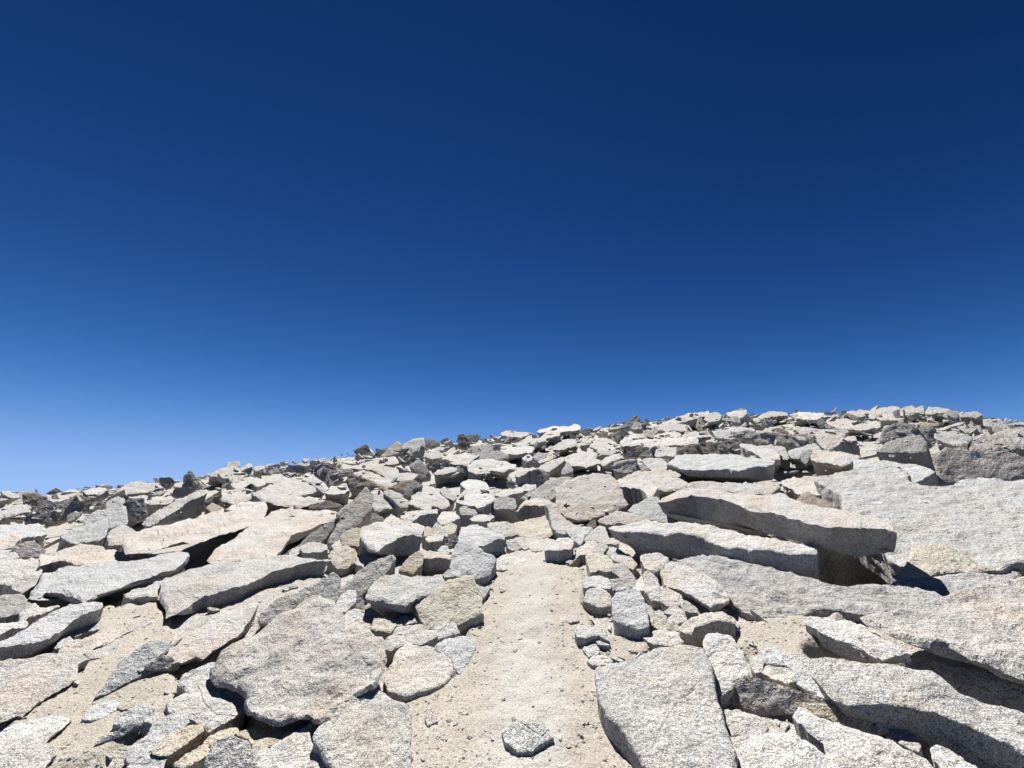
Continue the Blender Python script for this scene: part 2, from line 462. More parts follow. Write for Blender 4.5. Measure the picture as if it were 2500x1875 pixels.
R('F1', '1390,500 1570,490 1900,510 1800,570,10 1570,555,26 1430,540,8', t=6, c='w', **FS)
R('F1', '870,660 880,600 920,555 980,560 960,650', p=65, c='g', **FD)
R('F1', '1000,650 1060,560 1180,545 1120,610 1080,650', p=60, c='g', **FD)
R('F1', '500,480 700,485 760,510 620,545,4 520,530,4', t=6, c='w', **FS)
R('F1', '900,440 1060,400 1150,410 1060,470,4 960,460,4', t=5, c='w', **FS)
R('M1', '230,250 330,225 470,262 475,310 430,365 330,402 250,335', p=60, c='r', L="squat brownish block with a rough dark end near the skyline", n='block')
R('M1', '-220,400 0,385 100,335 250,355 330,410 170,430,8 0,470,10 -220,490,10', t=8, g=3, c='w', **MR)
R('M1', '250,515 300,430 440,350 590,308 600,340 480,445 440,492', p=60, c='g', L="narrow grey slab leaning up against a larger tilted grey slab near the skyline", n='slab')
R('M1', '445,525 490,430 620,330 770,245 855,258 845,370 790,425 680,472 600,505', p=58, c='g', o=4, L="broad tilted grey slab with a pointed lower end beneath the skyline", n='slab')
R('M1', '680,465 720,432 840,408 800,445 720,505 690,505', p=45, c='g', **MR)
R('M1', '-200,570 0,555 200,535 420,535 490,620 350,655,3 100,670,3 -200,690', t=3, c='b', **MR)
R('M1', '850,560 900,430 990,390 1060,388 1100,315 1200,255 1260,290 1280,390 1295,535 1100,570 1085,480 960,515', p=33, c='b', t=4, L="smooth bluish-white slab propped steeply among grey boulders below the skyline", n='slab')
R('M1', '610,650 800,560 900,535 1085,478 1085,590 1060,645 1000,705,5 850,715 720,722', t=4, c='b', o=6, L="flaking bluish-white slab lying below a steeply propped one", n='slab')
R('M1', '1265,300 1330,278 1450,278 1480,400 1505,462 1380,495 1330,440', p=62, c='g', **FD)
R('M1', '1100,610 1170,550 1280,558 1380,612 1640,570 1500,612 1260,672 1240,725,6 1100,745,6 1080,660', t=7, c='p', **MR)
R('M1', '130,770 240,720 345,700 410,760 400,800 310,855 200,865 140,805', p=45, c='p', L="pinkish boulder with a weathered sloping face uphill of the long blue-grey slab", n='boulder')
R('M1', '300,870 400,785 470,800 440,850', p=50, c='p', **MR)
R('M1', '600,815 800,740 1000,755 1085,790 900,835,3 620,855 440,862', t=4, c='w', **MR)
R('M1', '-200,700 0,690 130,640 220,660 120,760 0,790,4 -200,800,5', t=4, c='p', **MR)
R('M1', '-200,820 0,800 130,800 200,870 60,910,4 -200,920,4', t=5, c='w', **MR)
R('M1', '1440,535,3 1500,470 1600,400 1800,290 2000,200 2085,188 2095,215,20 1900,310,28 1750,410,28 1600,500,12 1500,545,3', t=24, g=4, c='w', u=0.5, L="long curved slab with a dark rounded flank rising uphill of the very long pinkish slab", n='slab')
R('F2', '145,1055 300,945 490,832 500,860 485,960 300,1055', p=60, c='r', L="thin upright brown slab tucked behind a long curved slab", n='slab')
R('F2', '300,1055,14 370,985 540,1050 400,1125,3', t=10, c='r', **MR)

# --- far field, second column
R('F2', '588,436 664,428 742,432 742,478,6 592,503,6', t=6, p=32, c='w', o=5, L="lone white cube of rock perched on the skyline", n='block')
R('F2', '740,540 870,456 925,490,9 850,512,12 720,572,4', t=6, c='p', **CR)
R('F2', '340,610 480,530 590,490 740,500 760,560 650,640 480,640', t=4, c='w', L="broad pale slab on the skyline beneath the lone white cube", n='slab')
R('F2', '950,500 1080,478 1085,515,6 960,545,6', t=5, c='p', **CR)
R('F2', '1110,470 1190,455 1210,490,4 1120,500,4', t=4, c='p', **CR)
R('F2', '1395,480 1580,480 1700,520 1620,575 1480,530', p=65, c='g', **FD)
R('F2', '600,640 740,570 860,590 700,690 630,690', t=6, c='p', **FS)
R('F2', '950,580 1100,545 1110,600 1000,600', p=60, c='r', **FD)
R('F2', '1200,590 1350,545 1400,620 1280,600', p=60, c='g', **FD)
R('F2', '1695,430 1800,440 1960,440 2055,530 2045,562 1950,540 1870,492 1790,562 1770,602 1720,520', p=62, c='g', L="shell-like grey slab standing up behind a smooth grey boulder below the skyline", n='slab')
R('F2', '1780,580 1870,490 2000,560 2100,620 2155,640 2060,705 1960,762 1840,705', p=55, c='g', o=5, L="smooth rounded grey boulder beneath a shell-like upright slab", n='boulder')
R('F2', '1040,622 1290,598 1400,640 1500,640 1290,722 1150,700,6 1060,690,6', t=6, c='w', **FS)
R('F2', '630,730 900,620 1060,660 1100,720 1000,762,10 900,705,16 730,792,4', t=6, c='w', **FS)
R('F2', '1590,660 1750,618 1900,738 1945,782 1890,835,6 1750,745,10 1600,668,5', t=8, g=4, c='w', **FS)
R('F2', '500,825 780,778 920,800 915,852 1000,880 700,985 500,935', t=4, c='p', **FS)
R('F2', '915,855 1300,680 1500,648 1640,700 1785,800 1690,835 1500,885 1905,930 1560,1025 1200,985 1000,905', t=5, c='w', L="broad smooth whitish slab uphill of the fin-like tan slab", n='slab', o=4)
R('F2', '1900,850 2000,757 2212,757 2250,800 2212,832,8 2000,852,9', t=8, c='w', **FS)
R('F2', '1680,1045 1960,948 2060,1000 2130,1010 2060,1062 1700,1066', p=58, c='r', L="low rust-brown ledge of rock beside the fin-like tan slab", n='slab')

# --- far field, third column
R('F3', '350,440 530,368 572,442 420,495', p=62, c='r', **CR)
R('F3', '860,385 940,318 992,362 965,470 800,505 690,562', p=42, c='y', L="tan pointed rock on the skyline next to a larger pale peak", n='boulder')
R('F3', '1000,385 1150,290 1282,258 1312,400 1100,465 1000,445', p=40, c='w', L="pale peak-shaped rock standing up from the skyline beside a tan point", n='boulder')
R('F3', '1318,300 1450,308 1525,340 1400,372 1320,372', p=55, c='g', **CR)
R('F3', '1755,245 1830,228 1925,332 1870,405 1790,385', p=62, c='r', L="brown upright wedge on the skyline beside a flat dark rock", n='boulder')
R('F3', '1850,272 1900,240 2032,228 2005,300 1950,325', p=58, c='g', **CR)
R('F3', '640,500 720,440 810,400 780,470 660,505', p=55, c='g', **FD)
R('F3', '300,680 600,560 900,520 960,590 700,640 420,680', t=4, c='p', **FS)
R('F3', '970,540 1060,545 1150,600 1000,625', p=62, c='g', **FD)
R('F3', '1320,480 1500,440 1550,520 1420,550,6 1340,520,6', t=6, c='w', **FS)
R('F3', '1560,480 1700,400 1780,420 1640,500', t=5, c='w', **FS)
R('F3', '240,855 312,728 350,782 430,790 600,850 765,962 740,985 560,962 400,952 290,932', p=58, c='r', o=6, L="jagged upright brown slab with a sharp spike at one end", n='slab')
R('F3', '340,740 480,700 700,778 955,870 810,962 600,850 440,790', t=5, c='p', **FS)
R('F3', '490,682 640,628 900,680 1000,720 1235,760 1140,835 1030,862,7 880,812,9 760,772,9 600,692,8', t=8, g=4, c='p', L="long cream slab running down the slope with a dark gap beneath its lower edge", n='slab')
R('F3', '1140,842 1230,772 1285,855 1200,872', p=62, c='g', **FD)
R('F3', '1105,645 1222,558 1350,690 1405,772 1290,795 1200,725', p=52, c='g', L="leaning dark grey boulder with a diagonal face near a curved brown upright slab", n='boulder')
R('F3', '1375,665 1470,590 1530,560 1700,590 1835,662 1600,682 1430,742', p=58, c='r', L="curved brown upright slab below a long overhanging ledge", n='slab')
R('F3', '1540,552 1640,500 1900,490 2110,468 1930,572,12 1890,642,8 1700,595,18', t=12, g=3, c='p', L="long ledge of pale rock overhanging a curved brown slab", n='slab')
R('F3', '1890,705 1900,640 2000,580 2240,555 2260,715 2000,745', t=5, c='w', **FS)
R('F3', '1700,735 1760,670 1880,700 1880,740', p=58, c='g', **FD)
R('F3', '1440,760 1500,700 1700,670 1860,660 1700,720 1560,760', t=5, c='w', **FS)
R('F3', '815,952 1050,848 1195,850 1130,932 980,1005 900,972', p=52, c='r', L="rust-streaked slab leaning against a grey boulder's shaded face", n='slab')
R('F3', '980,1015 1200,852 1285,920 1180,952 1100,1065 1030,1075', p=52, c='g', **FD)
R('F3', '1100,1010 1160,930 1300,920 1520,960 1520,990,4 1300,1000 1150,1050,4', t=5, c='w', **FS)
R('F3', '590,985 700,975 790,1040 935,1200 650,1245 605,1180', t=4, c='w', **FS)
R('F3', '760,1000 830,968 960,1020 1085,1120 1085,1200 985,1195 900,1110,8 800,1040,12', t=8, g=3, c='w', L="narrow ridge-backed slab with a dark underside pointing down the slope", n='slab', o=6)

# --- far field, fourth column
R('F4', '400,330 480,290 600,290 780,320 680,370,4 500,350', t=4, c='w', **CR)
R('F4', '880,300 1090,240 1300,230 1390,200 1475,215 1470,270,5 1200,290,5 1050,290', t=5, c='w', L="low pale ridge of rock on the skyline above the path's end", n='slab')
R('F4', '940,380 1030,300 1200,290 1190,340,6 1010,370,8', t=7, c='p', **FS)
R('F4', '550,455 800,388 1000,378 1005,410,9 860,445,13 690,500,5', t=9, g=2, c='w', **FS)
R('F4', '390,545 620,498 850,510 820,560,9 520,600,8', t=8, c='w', **FS)
R('F4', '1095,505 1250,418 1400,398 1425,460,7 1240,525,6 1110,535', t=6, c='w', **FS)
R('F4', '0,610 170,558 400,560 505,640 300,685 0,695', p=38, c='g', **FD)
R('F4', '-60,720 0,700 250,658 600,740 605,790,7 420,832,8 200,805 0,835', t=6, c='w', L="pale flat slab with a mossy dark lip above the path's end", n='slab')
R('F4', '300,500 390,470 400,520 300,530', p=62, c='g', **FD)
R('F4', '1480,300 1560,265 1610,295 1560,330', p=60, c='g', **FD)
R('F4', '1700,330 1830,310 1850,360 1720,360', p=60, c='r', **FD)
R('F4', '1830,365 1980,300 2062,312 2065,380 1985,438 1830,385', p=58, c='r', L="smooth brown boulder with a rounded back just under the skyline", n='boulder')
R('F4', '1640,505 1700,378 1900,400 2005,470 2025,562 1800,560', t=5, c='w', **FS)
R('F4', '595,885 640,800 840,788 900,800,40 780,815,38 640,905,16', t=20, c='w', L="big dark-fronted grey boulder with a bright top above the path's end", n='boulder', u=0.1)
R('F4', '610,912 780,802 940,812 1045,872 1012,962 880,1004 650,1004', p=60, c='g', o=2, L="broad grey face of a boulder facing the path's end", n='boulder')
R('F4', '880,790 1100,680 1265,640 1255,700,18 1150,762,12 1060,825,9 940,805', t=10, c='p', L="cream slab with a jagged dark broken edge over a black gap", n='slab')
R('F4', '1218,862 1300,708 1372,800 1362,832,4 1240,865,4', t=4, p=42, c='w', L="bright white triangular stone standing beside a jagged slab edge", n='stone')
R('F4', '1250,645 1500,558 1700,580 1680,662 1765,702 1550,765 1350,752 1280,685', t=4, c='w', **FS)
R('F4', '1735,705 1830,640 2012,588 2022,640,9 1900,692,9 1780,745,6', t=8, c='w', **FS)
R('F4', '1700,560 1760,550 1950,570 1850,600 1760,590', t=8, c='g', **FS)
R('F4', '1880,765 2080,700 2240,675 2240,822 2000,845', p=45, c='p', L="rough brown-patched slab lying uphill of the large pinkish plate", n='slab')
R('F4', '690,660 780,610 840,650 760,690,4', t=6, c='b', **FS)
R('F4', '840,640 900,575 1000,610 960,680,5 870,680,5', t=7, p=40, c='b', L="small bluish-white faceted stone among rubble below the skyline", n='stone')
R('F4', '900,700 1050,640 1140,620 1060,680,6 930,720,5', t=6, c='w', **FS)
R('F4', '1010,1000 1060,930 1130,920 1170,960 1060,1010', t=5, c='w', **FS)
R('F4', '570,1010 860,1015 880,1055,12 790,1092,6 700,1082,4', t=7, c='w', **FS)
R('F4', '315,1145 440,1080 560,1080 685,1048 705,1100,9 560,1130,10 420,1165,7', t=8, c='w', **FS)
R('F4', '310,1310 335,1200 450,1178 600,1210 605,1332,4 320,1335,4', t=4, g=6, p=36, c='w', L="squarish pale block above a dark slit beside the big blocky grey boulder", n='block')
R('F4', '470,975 640,985 780,1030 600,1040 480,1000', t=5, c='w', **FS)

# --- far field, fifth column
R('F5', '40,432 180,330 280,240 350,280 345,312,10 240,372,14 180,412,6', t=8, c='w', L="dark-bellied slab with a small pinnacle on the skyline", n='slab')
R('F5', '230,425 280,338 410,372 425,432', p=50, c='w', **FD)
R('F5', '600,372,3 800,290 1000,222 1272,182 1270,225,18 1000,302,13 850,335,8 620,388,3', t=8, g=3, c='w', L="long dark-fronted slab rising at an angle along the skyline", n='slab')
R('F5', '1105,415 1150,248 1185,312 1135,425', p=52, c='w', L="white blade of rock standing upright under the long skyline slab", n='stone')
R('F5', '1118,405 1200,328 1235,395 1140,445', p=55, c='r', **FD)
R('F5', '1515,215,6 1570,200 1780,168 1785,202,14 1690,265,8 1560,255,6', t=6, c='w', **CR)
R('F5', '1540,330 1580,270 1660,260 1700,330 1600,360', p=50, c='g', **FD)
R('F5', '1210,300 1280,220 1380,205 1440,245 1400,310 1280,320', t=6, c='p', **CR)
R('F5', '385,455 580,430 525,540 480,575 400,562', p=45, c='y', L="cream diamond-shaped stone just under the dark-bellied skyline slab", n='stone')
R('F5', '75,605 150,530 380,488 395,530,9 200,585,12 120,655,5', t=8, c='w', **FS)
R('F5', '530,512 790,468 895,490 890,520,9 560,535,8', t=8, g=2, c='w', **FS)
R('F5', '690,520 740,500 755,530,3 705,545,3', t=3, c='w', o=4, **FS)
R('F5', '895,512 1100,458 1315,520 1150,532,6 920,535,6', t=6, c='p', **FS)
R('F5', '600,400 760,340 1000,380 1050,440 700,450', t=4, c='w', **FS)
R('F5', '1340,500 1420,430 1560,460 1600,560 1400,540', t=4, c='b', **FS)
R('F5', '140,625 300,570 700,550 1110,530 1125,600,7 900,622,5 500,652', t=5, c='w', **FS)
R('F5', '1500,440 1600,400 1800,390 1900,440 1700,520 1560,560', t=4, c='p', **FS)
R('F5', '838,692 1000,652 1300,610 1600,594 1710,612 1698,785 1550,785 1200,770 960,770 880,795 838,795', p=62, o=-4, c='r', L="long straight slab with a brown shaded front above a smooth grey-white slab", n='slab')
R('F5', '1690,645,24 1750,618 1900,648 2212,720 2240,830 2010,818,3 1900,745,10 1800,685,18', t=12, c='w', **FS)
R('F5', '550,790 580,650 830,680 830,790', t=6, p=30, c='w', **FS)
R('F5', '715,880 840,798 960,768 1500,776 2000,818 2170,855 2130,905,36 1980,920,36 1880,920,30 1740,985,12 1500,962,18 1200,962,18 960,962,16', t=16, c='b', rnd=4, L="big smooth grey-white slab with one dark mottled end below a straight brown-fronted slab", n='slab')
R('F5', '990,1172 1200,1128 1500,1150 2000,1160 2240,1190 2100,1312 1800,1292 1400,1250 1000,1232', t=4, c='w', L="low pale shelf of rock between the big grey-white slab and the thick overhanging slab", n='slab')
R('F5', '118,802 180,738 355,738 320,795', p=65, c='g', **FD)
R('F5', '335,795 460,708 515,802', p=60, c='g', **FD)
R('F5', '260,700 360,655 415,690 400,710', p=60, c='r', **FD)
R('F5', '0,885 250,838 370,920 555,962 400,982 100,1005 0,985', p=42, c='p', L="pinkish mottled rock with a dark shaded patch above a thin rusty slab", n='boulder')
R('F5', '370,850 480,820 640,840 720,900 700,980 520,980', t=5, c='w', **FS)
R('F5', '640,842 755,842 700,892', p=60, c='g', **FD)
R('F5', '20,1120 100,1105 460,1100 640,1130 780,1110 980,1180 960,1230 700,1250 420,1230', t=4, c='p', **FS)

# --- far field, right
R('F6', '0,370 80,310 180,290 450,292 455,325,5 250,345,5 60,390,5', t=5, c='p', **CR)
R('F6', '500,330 640,295 1000,308 1060,345 900,400 640,380', t=4, c='w', **CR)
R('F6', '1370,292 1440,268 1530,290 1510,330,6 1390,322,4', t=5, c='w', **CR)
R('F6', '1290,340 1400,325 1560,380 1340,395', p=55, c='r', **CR)
R('F6', '1500,375 1530,268 1580,245 1745,290 1640,345', p=38, c='w', **CR)
R('F6', '1720,300 1850,230 2080,208 2250,240 2250,420 1950,400 1760,360', t=5, c='p', **CR)
R('F6', '910,445 940,388 1012,410 1018,485 930,475', p=62, c='g', **FD)
R('F6', '80,490 100,410 180,430 195,490', p=60, c='g', **FD)
R('F6', '1060,440 1300,400 1600,420 1880,440 1900,520 1600,560 1200,520', t=4, c='p', **FS)
R('F6', '1240,575 1330,540 1400,590 1340,605', t=6, c='g', **FS)
R('F6', '220,560 340,540 480,600 460,620', p=55, c='r', **FD)
R('F6', '530,545 600,520 900,540 1240,575 1350,620 1290,745 1050,855 930,740 870,655 660,610', t=5, c='p', L="flat pinkish slab between two dark-fronted ledges near the skyline", n='slab')
R('F6', '-420,600 -200,575 0,622 140,608 420,632 650,632 872,652 918,702 892,745 640,835 400,775 0,738 -300,660', p=60, o=-6, c='p', L="long wavy slab with a deep shaded underside near the skyline", n='slab')
R('F6', '1050,875 1250,765 1290,705 1500,655 1530,715,16 1300,742,18 1180,825,9', t=10, c='p', o=5, L="pinkish ledge with a squared dark overhanging end", n='block')
R('F6', '-100,830 0,818 200,808 420,830 460,900 475,992 200,1005 -100,995', t=4, c='w', **FS)
R('F6', '470,892 880,765 965,850 700,905 640,995 490,990', t=5, c='b', **FS)
R('F6', '665,1010 700,900 825,878 795,985 740,1070', p=45, c='g', **FD)
R('F6', '815,985,5 850,878 1030,868 1330,908 1598,978 1570,1005,17 1370,1085,4 1290,1105,4 1000,1045,7 850,1000,6', t=5, g=8, c='p', o=8, L="rough cream slab propped clear of the smooth rock, casting a thin shadow", n='slab')
R('F6', '370,1352 540,1285 800,1348 1275,1468 1295,1580,8 1050,1562,6 850,1535,5 640,1545,3 540,1465 420,1425', t=5, g=8, c='p', o=4, L="thin peach-coloured slab raised over a dark slot beside a large smooth outcrop", n='slab')
R('M5', '1420,305 1480,240 1560,222 1700,290 1810,372 1600,380 1440,345', p=36, c='r', o=10, L="small orange-brown rounded stone below a thin peach-coloured slab", n='stone')
R('F7', '230,260 330,250 480,190 540,230 640,188 665,300 560,295 400,300', t=6, p=30, c='p', **CR)
R('F7', '680,312 740,218 900,228 1082,265 960,292,6 700,312,5', t=6, g=2, c='w', **CR)
R('F7', '960,345 1060,278 1172,268 1195,362,4 1040,375,5', t=5, p=35, c='g', **CR)
R('F7', '1190,305 1490,283 1560,325,6 1470,372,5 1250,352', t=5, c='w', L="flat-topped pale slab on the skyline above a massive dark block", n='slab')
R('F7', '1980,475 2120,405 2090,472 2000,488', p=50, c='g', **CR)
R('F7', '1570,400 1850,405 1960,470 2212,455 2300,500 1900,530 1600,480', t=4, c='w', **CR)
R('F7', '590,450 900,470 860,490,5 600,482,5', t=5, c='r', **FS)
R('F7', '820,560 1050,508 1085,512,5 1000,552,5', t=6, c='w', **FS)
R('F7', '1180,520 1420,480 1540,500 1560,610,3 1320,600,3', t=5, c='g', **FS)
R('F7', '20,600 40,555 180,490 300,450 560,498 800,505 845,555 842,720 720,785 500,770 100,750 -20,740', p=60, o=-6, c='g', L="massive dark-fronted block below the skyline behind a low grey boulder", n='block')
R('F7', '-60,895 100,760 380,680 520,655 620,668 715,750 705,885 500,905', p=42, c='g', o=4, L="low grey boulder in front of a massive dark-fronted block", n='boulder')
R('F7', '840,572 1200,598 1420,680 1335,785 1190,800,11 1000,745,16 850,685,11', t=12, c='w', L="pale slab with a smooth shaded lower edge beside a massive dark block", n='slab')
R('F7', '1185,845 1280,778 1332,790 1325,888 1230,885', p=60, c='r', o=3, L="small brown upright stone at the foot of a pale slab", n='stone')
R('F7', '1330,710 1600,640 2212,495 2700,450 2700,860 2140,835,5 1900,855,5 1700,866 1400,885', t=4, c='p', L="wide sheet of layered pale rock uphill of the tall dark brown wall", n='slab')
R('F7', '780,945 1000,850 1260,878 1500,898 1900,900 2212,985 2700,1000 2700,1345 2212,1340 1600,1320 900,1405 850,1180', p=64, o=-70, c='p', L="tall dark brown rock wall in shade behind the huge smooth outcrop", n='block')
R('F7', '1180,1300 1420,1080 1570,1016 1602,1050 1540,1120 1555,1200 1510,1310', p=46, c='w', o=10, L="bright jagged spur of rock standing against the dark brown wall", n='stone')

# --- right side, large outcrops
R('M6', '-60,90 150,20 500,-40 800,-60 920,30 900,90 1060,155 1250,140 1450,85 1650,68 1900,88 2150,70 2700,40 2700,980 1990,905 1860,975 1500,1005 1000,1085 840,965 690,845 600,700 300,480 230,400 220,250', t=5, c='o', rnd=6, rough=1.3, L="huge smooth grey-white outcrop spreading below the tall dark brown wall", n='outcrop')
R('F7', '-420,1010 0,1035 580,1098 862,1185,14 840,1230,16 700,1285,22 600,1335,20 490,1448,2 200,1500 -400,1500', t=8, c='b', rnd=3, o=2, L="smooth pale slab ending in a small dark mossy step", n='slab')
R('M5', '150,870 700,860 1300,1000 1700,1100 2100,1140 2900,1050 3700,960 3700,1230 3000,1290 2700,1395 2300,1432 2000,1425 1700,1392 1600,1395 1500,1475,3 1300,1485 1100,1465 860,1412 700,1250 500,1080', t=4, c='o', rnd=8, rough=1.4, L="low smooth bedrock hump below the deep shadowed overhang", n='outcrop')
R('M6', '755,1062,5 860,980 930,800 955,755 1100,738 1280,738 1400,800 1600,930 1760,965 1870,968 1720,995 1620,1012,4 1450,1005,8 1200,1025,7 1000,1065,7 850,1095,6', t=5, g=5, p=27, c='y', o=30, rnd=2, L="wedge-shaped cream boulder resting on bedrock at the mouth of the overhang", n='boulder')
R('M5', '20,310,25 100,250 250,190 400,178 680,203 1100,233 1280,222 1500,330 1900,388 2200,468 2400,488 2445,600,50 2330,560,62 1990,545,72 1700,550,52 1500,500,52 1280,440,52 1000,380,50 700,280,46 520,250,52 320,240,66 180,275,52', t=50, g=58, u=0.55, c='p', rough=0.5, deep=True, L="thick overhanging slab with a brown shaded front above a deep black hollow", n='slab')
R('M5', '-500,572,20 -440,558 -60,510 190,518 400,528 560,560 700,600 1200,690 1590,745 1645,830,36 1300,835,36 1180,805,34 1000,800,30 740,772,30 560,712,36 400,642,50 260,622,46 0,632,38 -440,595,25', t=36, g=14, u=0.35, c='w', rnd=3, o=10, L="long dark-bellied slab with yellow-green lichen beneath the thick overhanging slab", n='slab')
R('M4', '1385,395 1440,340 1620,258 1680,268 1750,350 1800,420 1850,500 1840,528 1590,492 1400,425', t=4, c='b', rnd=6, p=30, o=8, L="smooth rounded blue-grey rock leaning on the end of the thick overhanging slab", n='boulder')
R('M4', '1275,145,10 1290,78 1600,88 1690,160 1600,275,4 1560,205,20 1500,172,36 1390,152,40', t=14, c='p', L="pale rock with a dark shaded face beside the large pinkish plate", n='block')
R('M4', '1305,65,4 1500,8 1700,-22 1880,-4 1915,30,8 1890,60,9 1700,72,7 1500,75,5', t=6, g=2, c='p', L="thin rusty-edged slab lying across the slope above a large pinkish plate", n='slab')
R('M4', '1600,60 1700,80 1900,70 2000,130 1900,180 1640,170', t=4, c='w', **FS)

# --- centre, around the head of the path
R('M4', '295,265 430,190 560,110 700,58 825,68 665,160 655,250 560,295 480,282 350,292', t=5, p=30, c='g', L="grey speckled slab tucked behind the edge of the large pinkish plate", n='slab')
R('M4', '235,385,12 340,308 480,272 575,310 605,400,14 540,335,30 330,335,28', t=24, u=0.05, c='p', L="dark-fronted block with a horizontal crack beside the large pinkish plate", n='block')
R('M4', '648,172 700,130 820,80 960,20 1100,8 1200,30 1262,90 1292,170 1340,270 1392,330,8 1260,392,8 1180,432,5 1000,482,5 880,492,7 770,472,8 720,422,10 660,402,6 650,300', t=6, g=5, p=30, c='p', o=12, L="large pale pinkish plate tilted toward the path's end", n='slab')
R('M4', '230,532 310,500 430,478 600,438 622,560 640,632 540,672 420,685 330,655 240,632', t=4, c='y', L="flat tan flagstone set in the path's upper end", n='slab')
R('M4', '543,312 570,288 640,328 672,400 700,440 760,508 870,548 935,540 860,592 740,642 680,622 620,572 600,500 588,400', t=8, c='w', o=14, rnd=3, L="white crooked stone curling under the large pinkish plate's corner", n='stone')
R('M4', '738,602 830,580 940,550 1022,580 950,652,5 900,742,3 840,692,12 800,642,12', t=9, c='b', o=6, **PR)
R('M4', '955,552 1050,488 1062,552 1010,578', p=55, c='r', o=40, L="little dark brown triangular stone at the large pinkish plate's foot", n='stone')
R('M4', '935,702 1030,600 1100,540 1150,562 1182,690 1285,722 1262,742 1140,722 1050,702', t=5, c='w', o=8, **PR)
R('M4', '1075,505 1150,458 1250,398 1400,418 1592,488 1598,562,8 1440,542,8 1300,512,8 1150,522,8', t=8, c='p', o=60, L="flat cream slab resting on one end of the dark-bellied slab", n='slab')
R('M4', '545,800,22 580,740 690,668 780,648 818,710,20 802,782,26 660,792,30', t=24, u=0.05, c='w', L="cube-like stone with a brown shaded front at the head of the path", n='block')
R('M4', '368,762 420,708 560,678 640,690 570,772,7 480,802,7 410,802,6', t=6, c='w', L="low white stone beside the cube-like stone at the head of the path", n='stone')
R('M4', '250,702 330,698 372,772 340,792 280,762', t=6, c='w', **PL)
R('M4', '150,722 240,690 292,772 220,802 170,782', t=6, c='w', **PL)
R('M4', '748,922 860,830 880,780 980,700 1085,718 1105,760 1030,822 970,842 900,842 800,935', t=5, c='p', rnd=2, **PR)
R('M4', '958,872 990,830 1080,838 1180,850 1235,920 1225,1000,18 1170,1012,18 1080,992,16 1000,1025,6', t=14, u=0.1, c='y', L="tan blocky stone near the top of the pile on the path's right edge", n='block')
R('M4', '1028,792 1090,728 1172,760 1130,832 1060,842', t=8, c='g', **PR)
R('M4', '1128,792 1230,768 1400,858 1465,930 1432,992,6 1340,942,7 1220,882,6', t=7, c='p', **PR)
R('M4', '1218,1002 1240,930 1322,928 1440,1058 1455,1100 1432,1192,4 1340,1132,8 1300,1062,8', t=8, c='g', **PR)
R('M4', '918,1142 950,1078 1050,1062 1170,1088 1235,1130 1200,1182,5 1040,1162,10 930,1165,12', t=10, c='b', o=4, **PR)
R('M4', '928,1312 980,1198 1060,1168 1160,1198 1205,1268 1195,1362 1060,1365', t=4, c='w', **PR)
R('M4', '1160,1202 1200,1098 1320,1088 1425,1188 1420,1225 1300,1212', t=4, c='w', **PR)
R('M4', '1428,1172 1500,1098 1592,1120 1562,1192,5 1520,1212,5 1440,1202', t=6, c='w', **PR)
R('M4', '1540,1042 1580,1008 1680,1088 1705,1160 1695,1305,4 1620,1302,4 1560,1212', t=6, c='w', **PR)
R('M4', '1508,872 1560,838 1680,828 1785,878 1788,930,20 1740,972,22 1650,1012,16 1560,982,6', t=16, c='w', o=20, L="pale blocky stone standing on the bedrock right of the path, shadow at its side", n='block')
R('M4', '1215,1300 1260,1228 1340,1212 1500,1208 1542,1280 1592,1560,14 1500,1592,26 1380,1562,30 1240,1482,22', t=16, p=28, u=0.1, c='b', L="large cube-like speckled block with a dark front at the path's right edge", n='block')
R('M4', '1540,1372 1600,1358 1645,1440 1580,1582 1562,1472', t=6, c='g', **PR)
R('M4', '1588,1542 1640,1480 1760,1468 1892,1568 1882,1612 1760,1612 1660,1582', t=4, c='y', **PR)
R('T4', '1528,332 1580,288 1750,258 1880,288 1985,322 1920,402 1770,412,6 1650,402,8', t=6, c='w', **PR)
R('T4', '842,272,24 880,218 960,208 1060,248 1145,282 1200,350,4 1080,302,22 940,332,24 870,322,26', t=20, u=0.05, c='w', L="layered white stone at the near end of the pile on the path's right edge", n='stone')
R('T4', '928,452 980,398 1060,408 1095,470 1070,502 980,535', t=5, c='b', o=4, **PR)
R('T4', '973,572,9 1040,518 1140,518 1222,570 1200,602 1080,625,10 1010,602,10', t=8, c='w', o=4, **PR)
R('T4', '686,172 760,108 850,118 885,150 800,182', t=4, c='p', L="thin pinkish flake lying flat on the path", n='stone')
R('T5', '120,152 180,108 300,108 315,150 230,192 170,182', t=8, c='w', **PR)
R('T5', '78,82 160,22 230,38 305,90 200,102', t=6, c='w', **PR)
R('T5', '-20,110 40,60 80,90 60,150', t=5, c='g', **PR)
R('M5', '245,1352 300,1308 400,1368 435,1432 300,1412', t=5, c='g', **PR)
R('M5', '50,1240 120,1180 250,1250 300,1330 180,1360 60,1330', t=7, c='p', **PR)
R('T5', '238,242 330,158 500,88 680,78 795,128 800,172,8 650,162,20 500,182,30 400,222,28 370,300,8 250,262', t=12, u=0.1, c='p', L="pale stone with a hollowed rust-brown front beside open sand near the spear-shaped slab", n='block')
R('T5', '680,200 780,150 850,200 840,250,4 740,270,4', t=6, c='w', **PR)
R('M5', '50,1010 150,905 300,940 450,1000 600,1100 700,1180 775,1268 745,1320,8 640,1340,18 560,1372,14 450,1302 300,1222 100,1152', t=6, c='w', rnd=3, o=10, L="smooth white sloping slab right of the pile, its rounded tip in shade", n='slab')

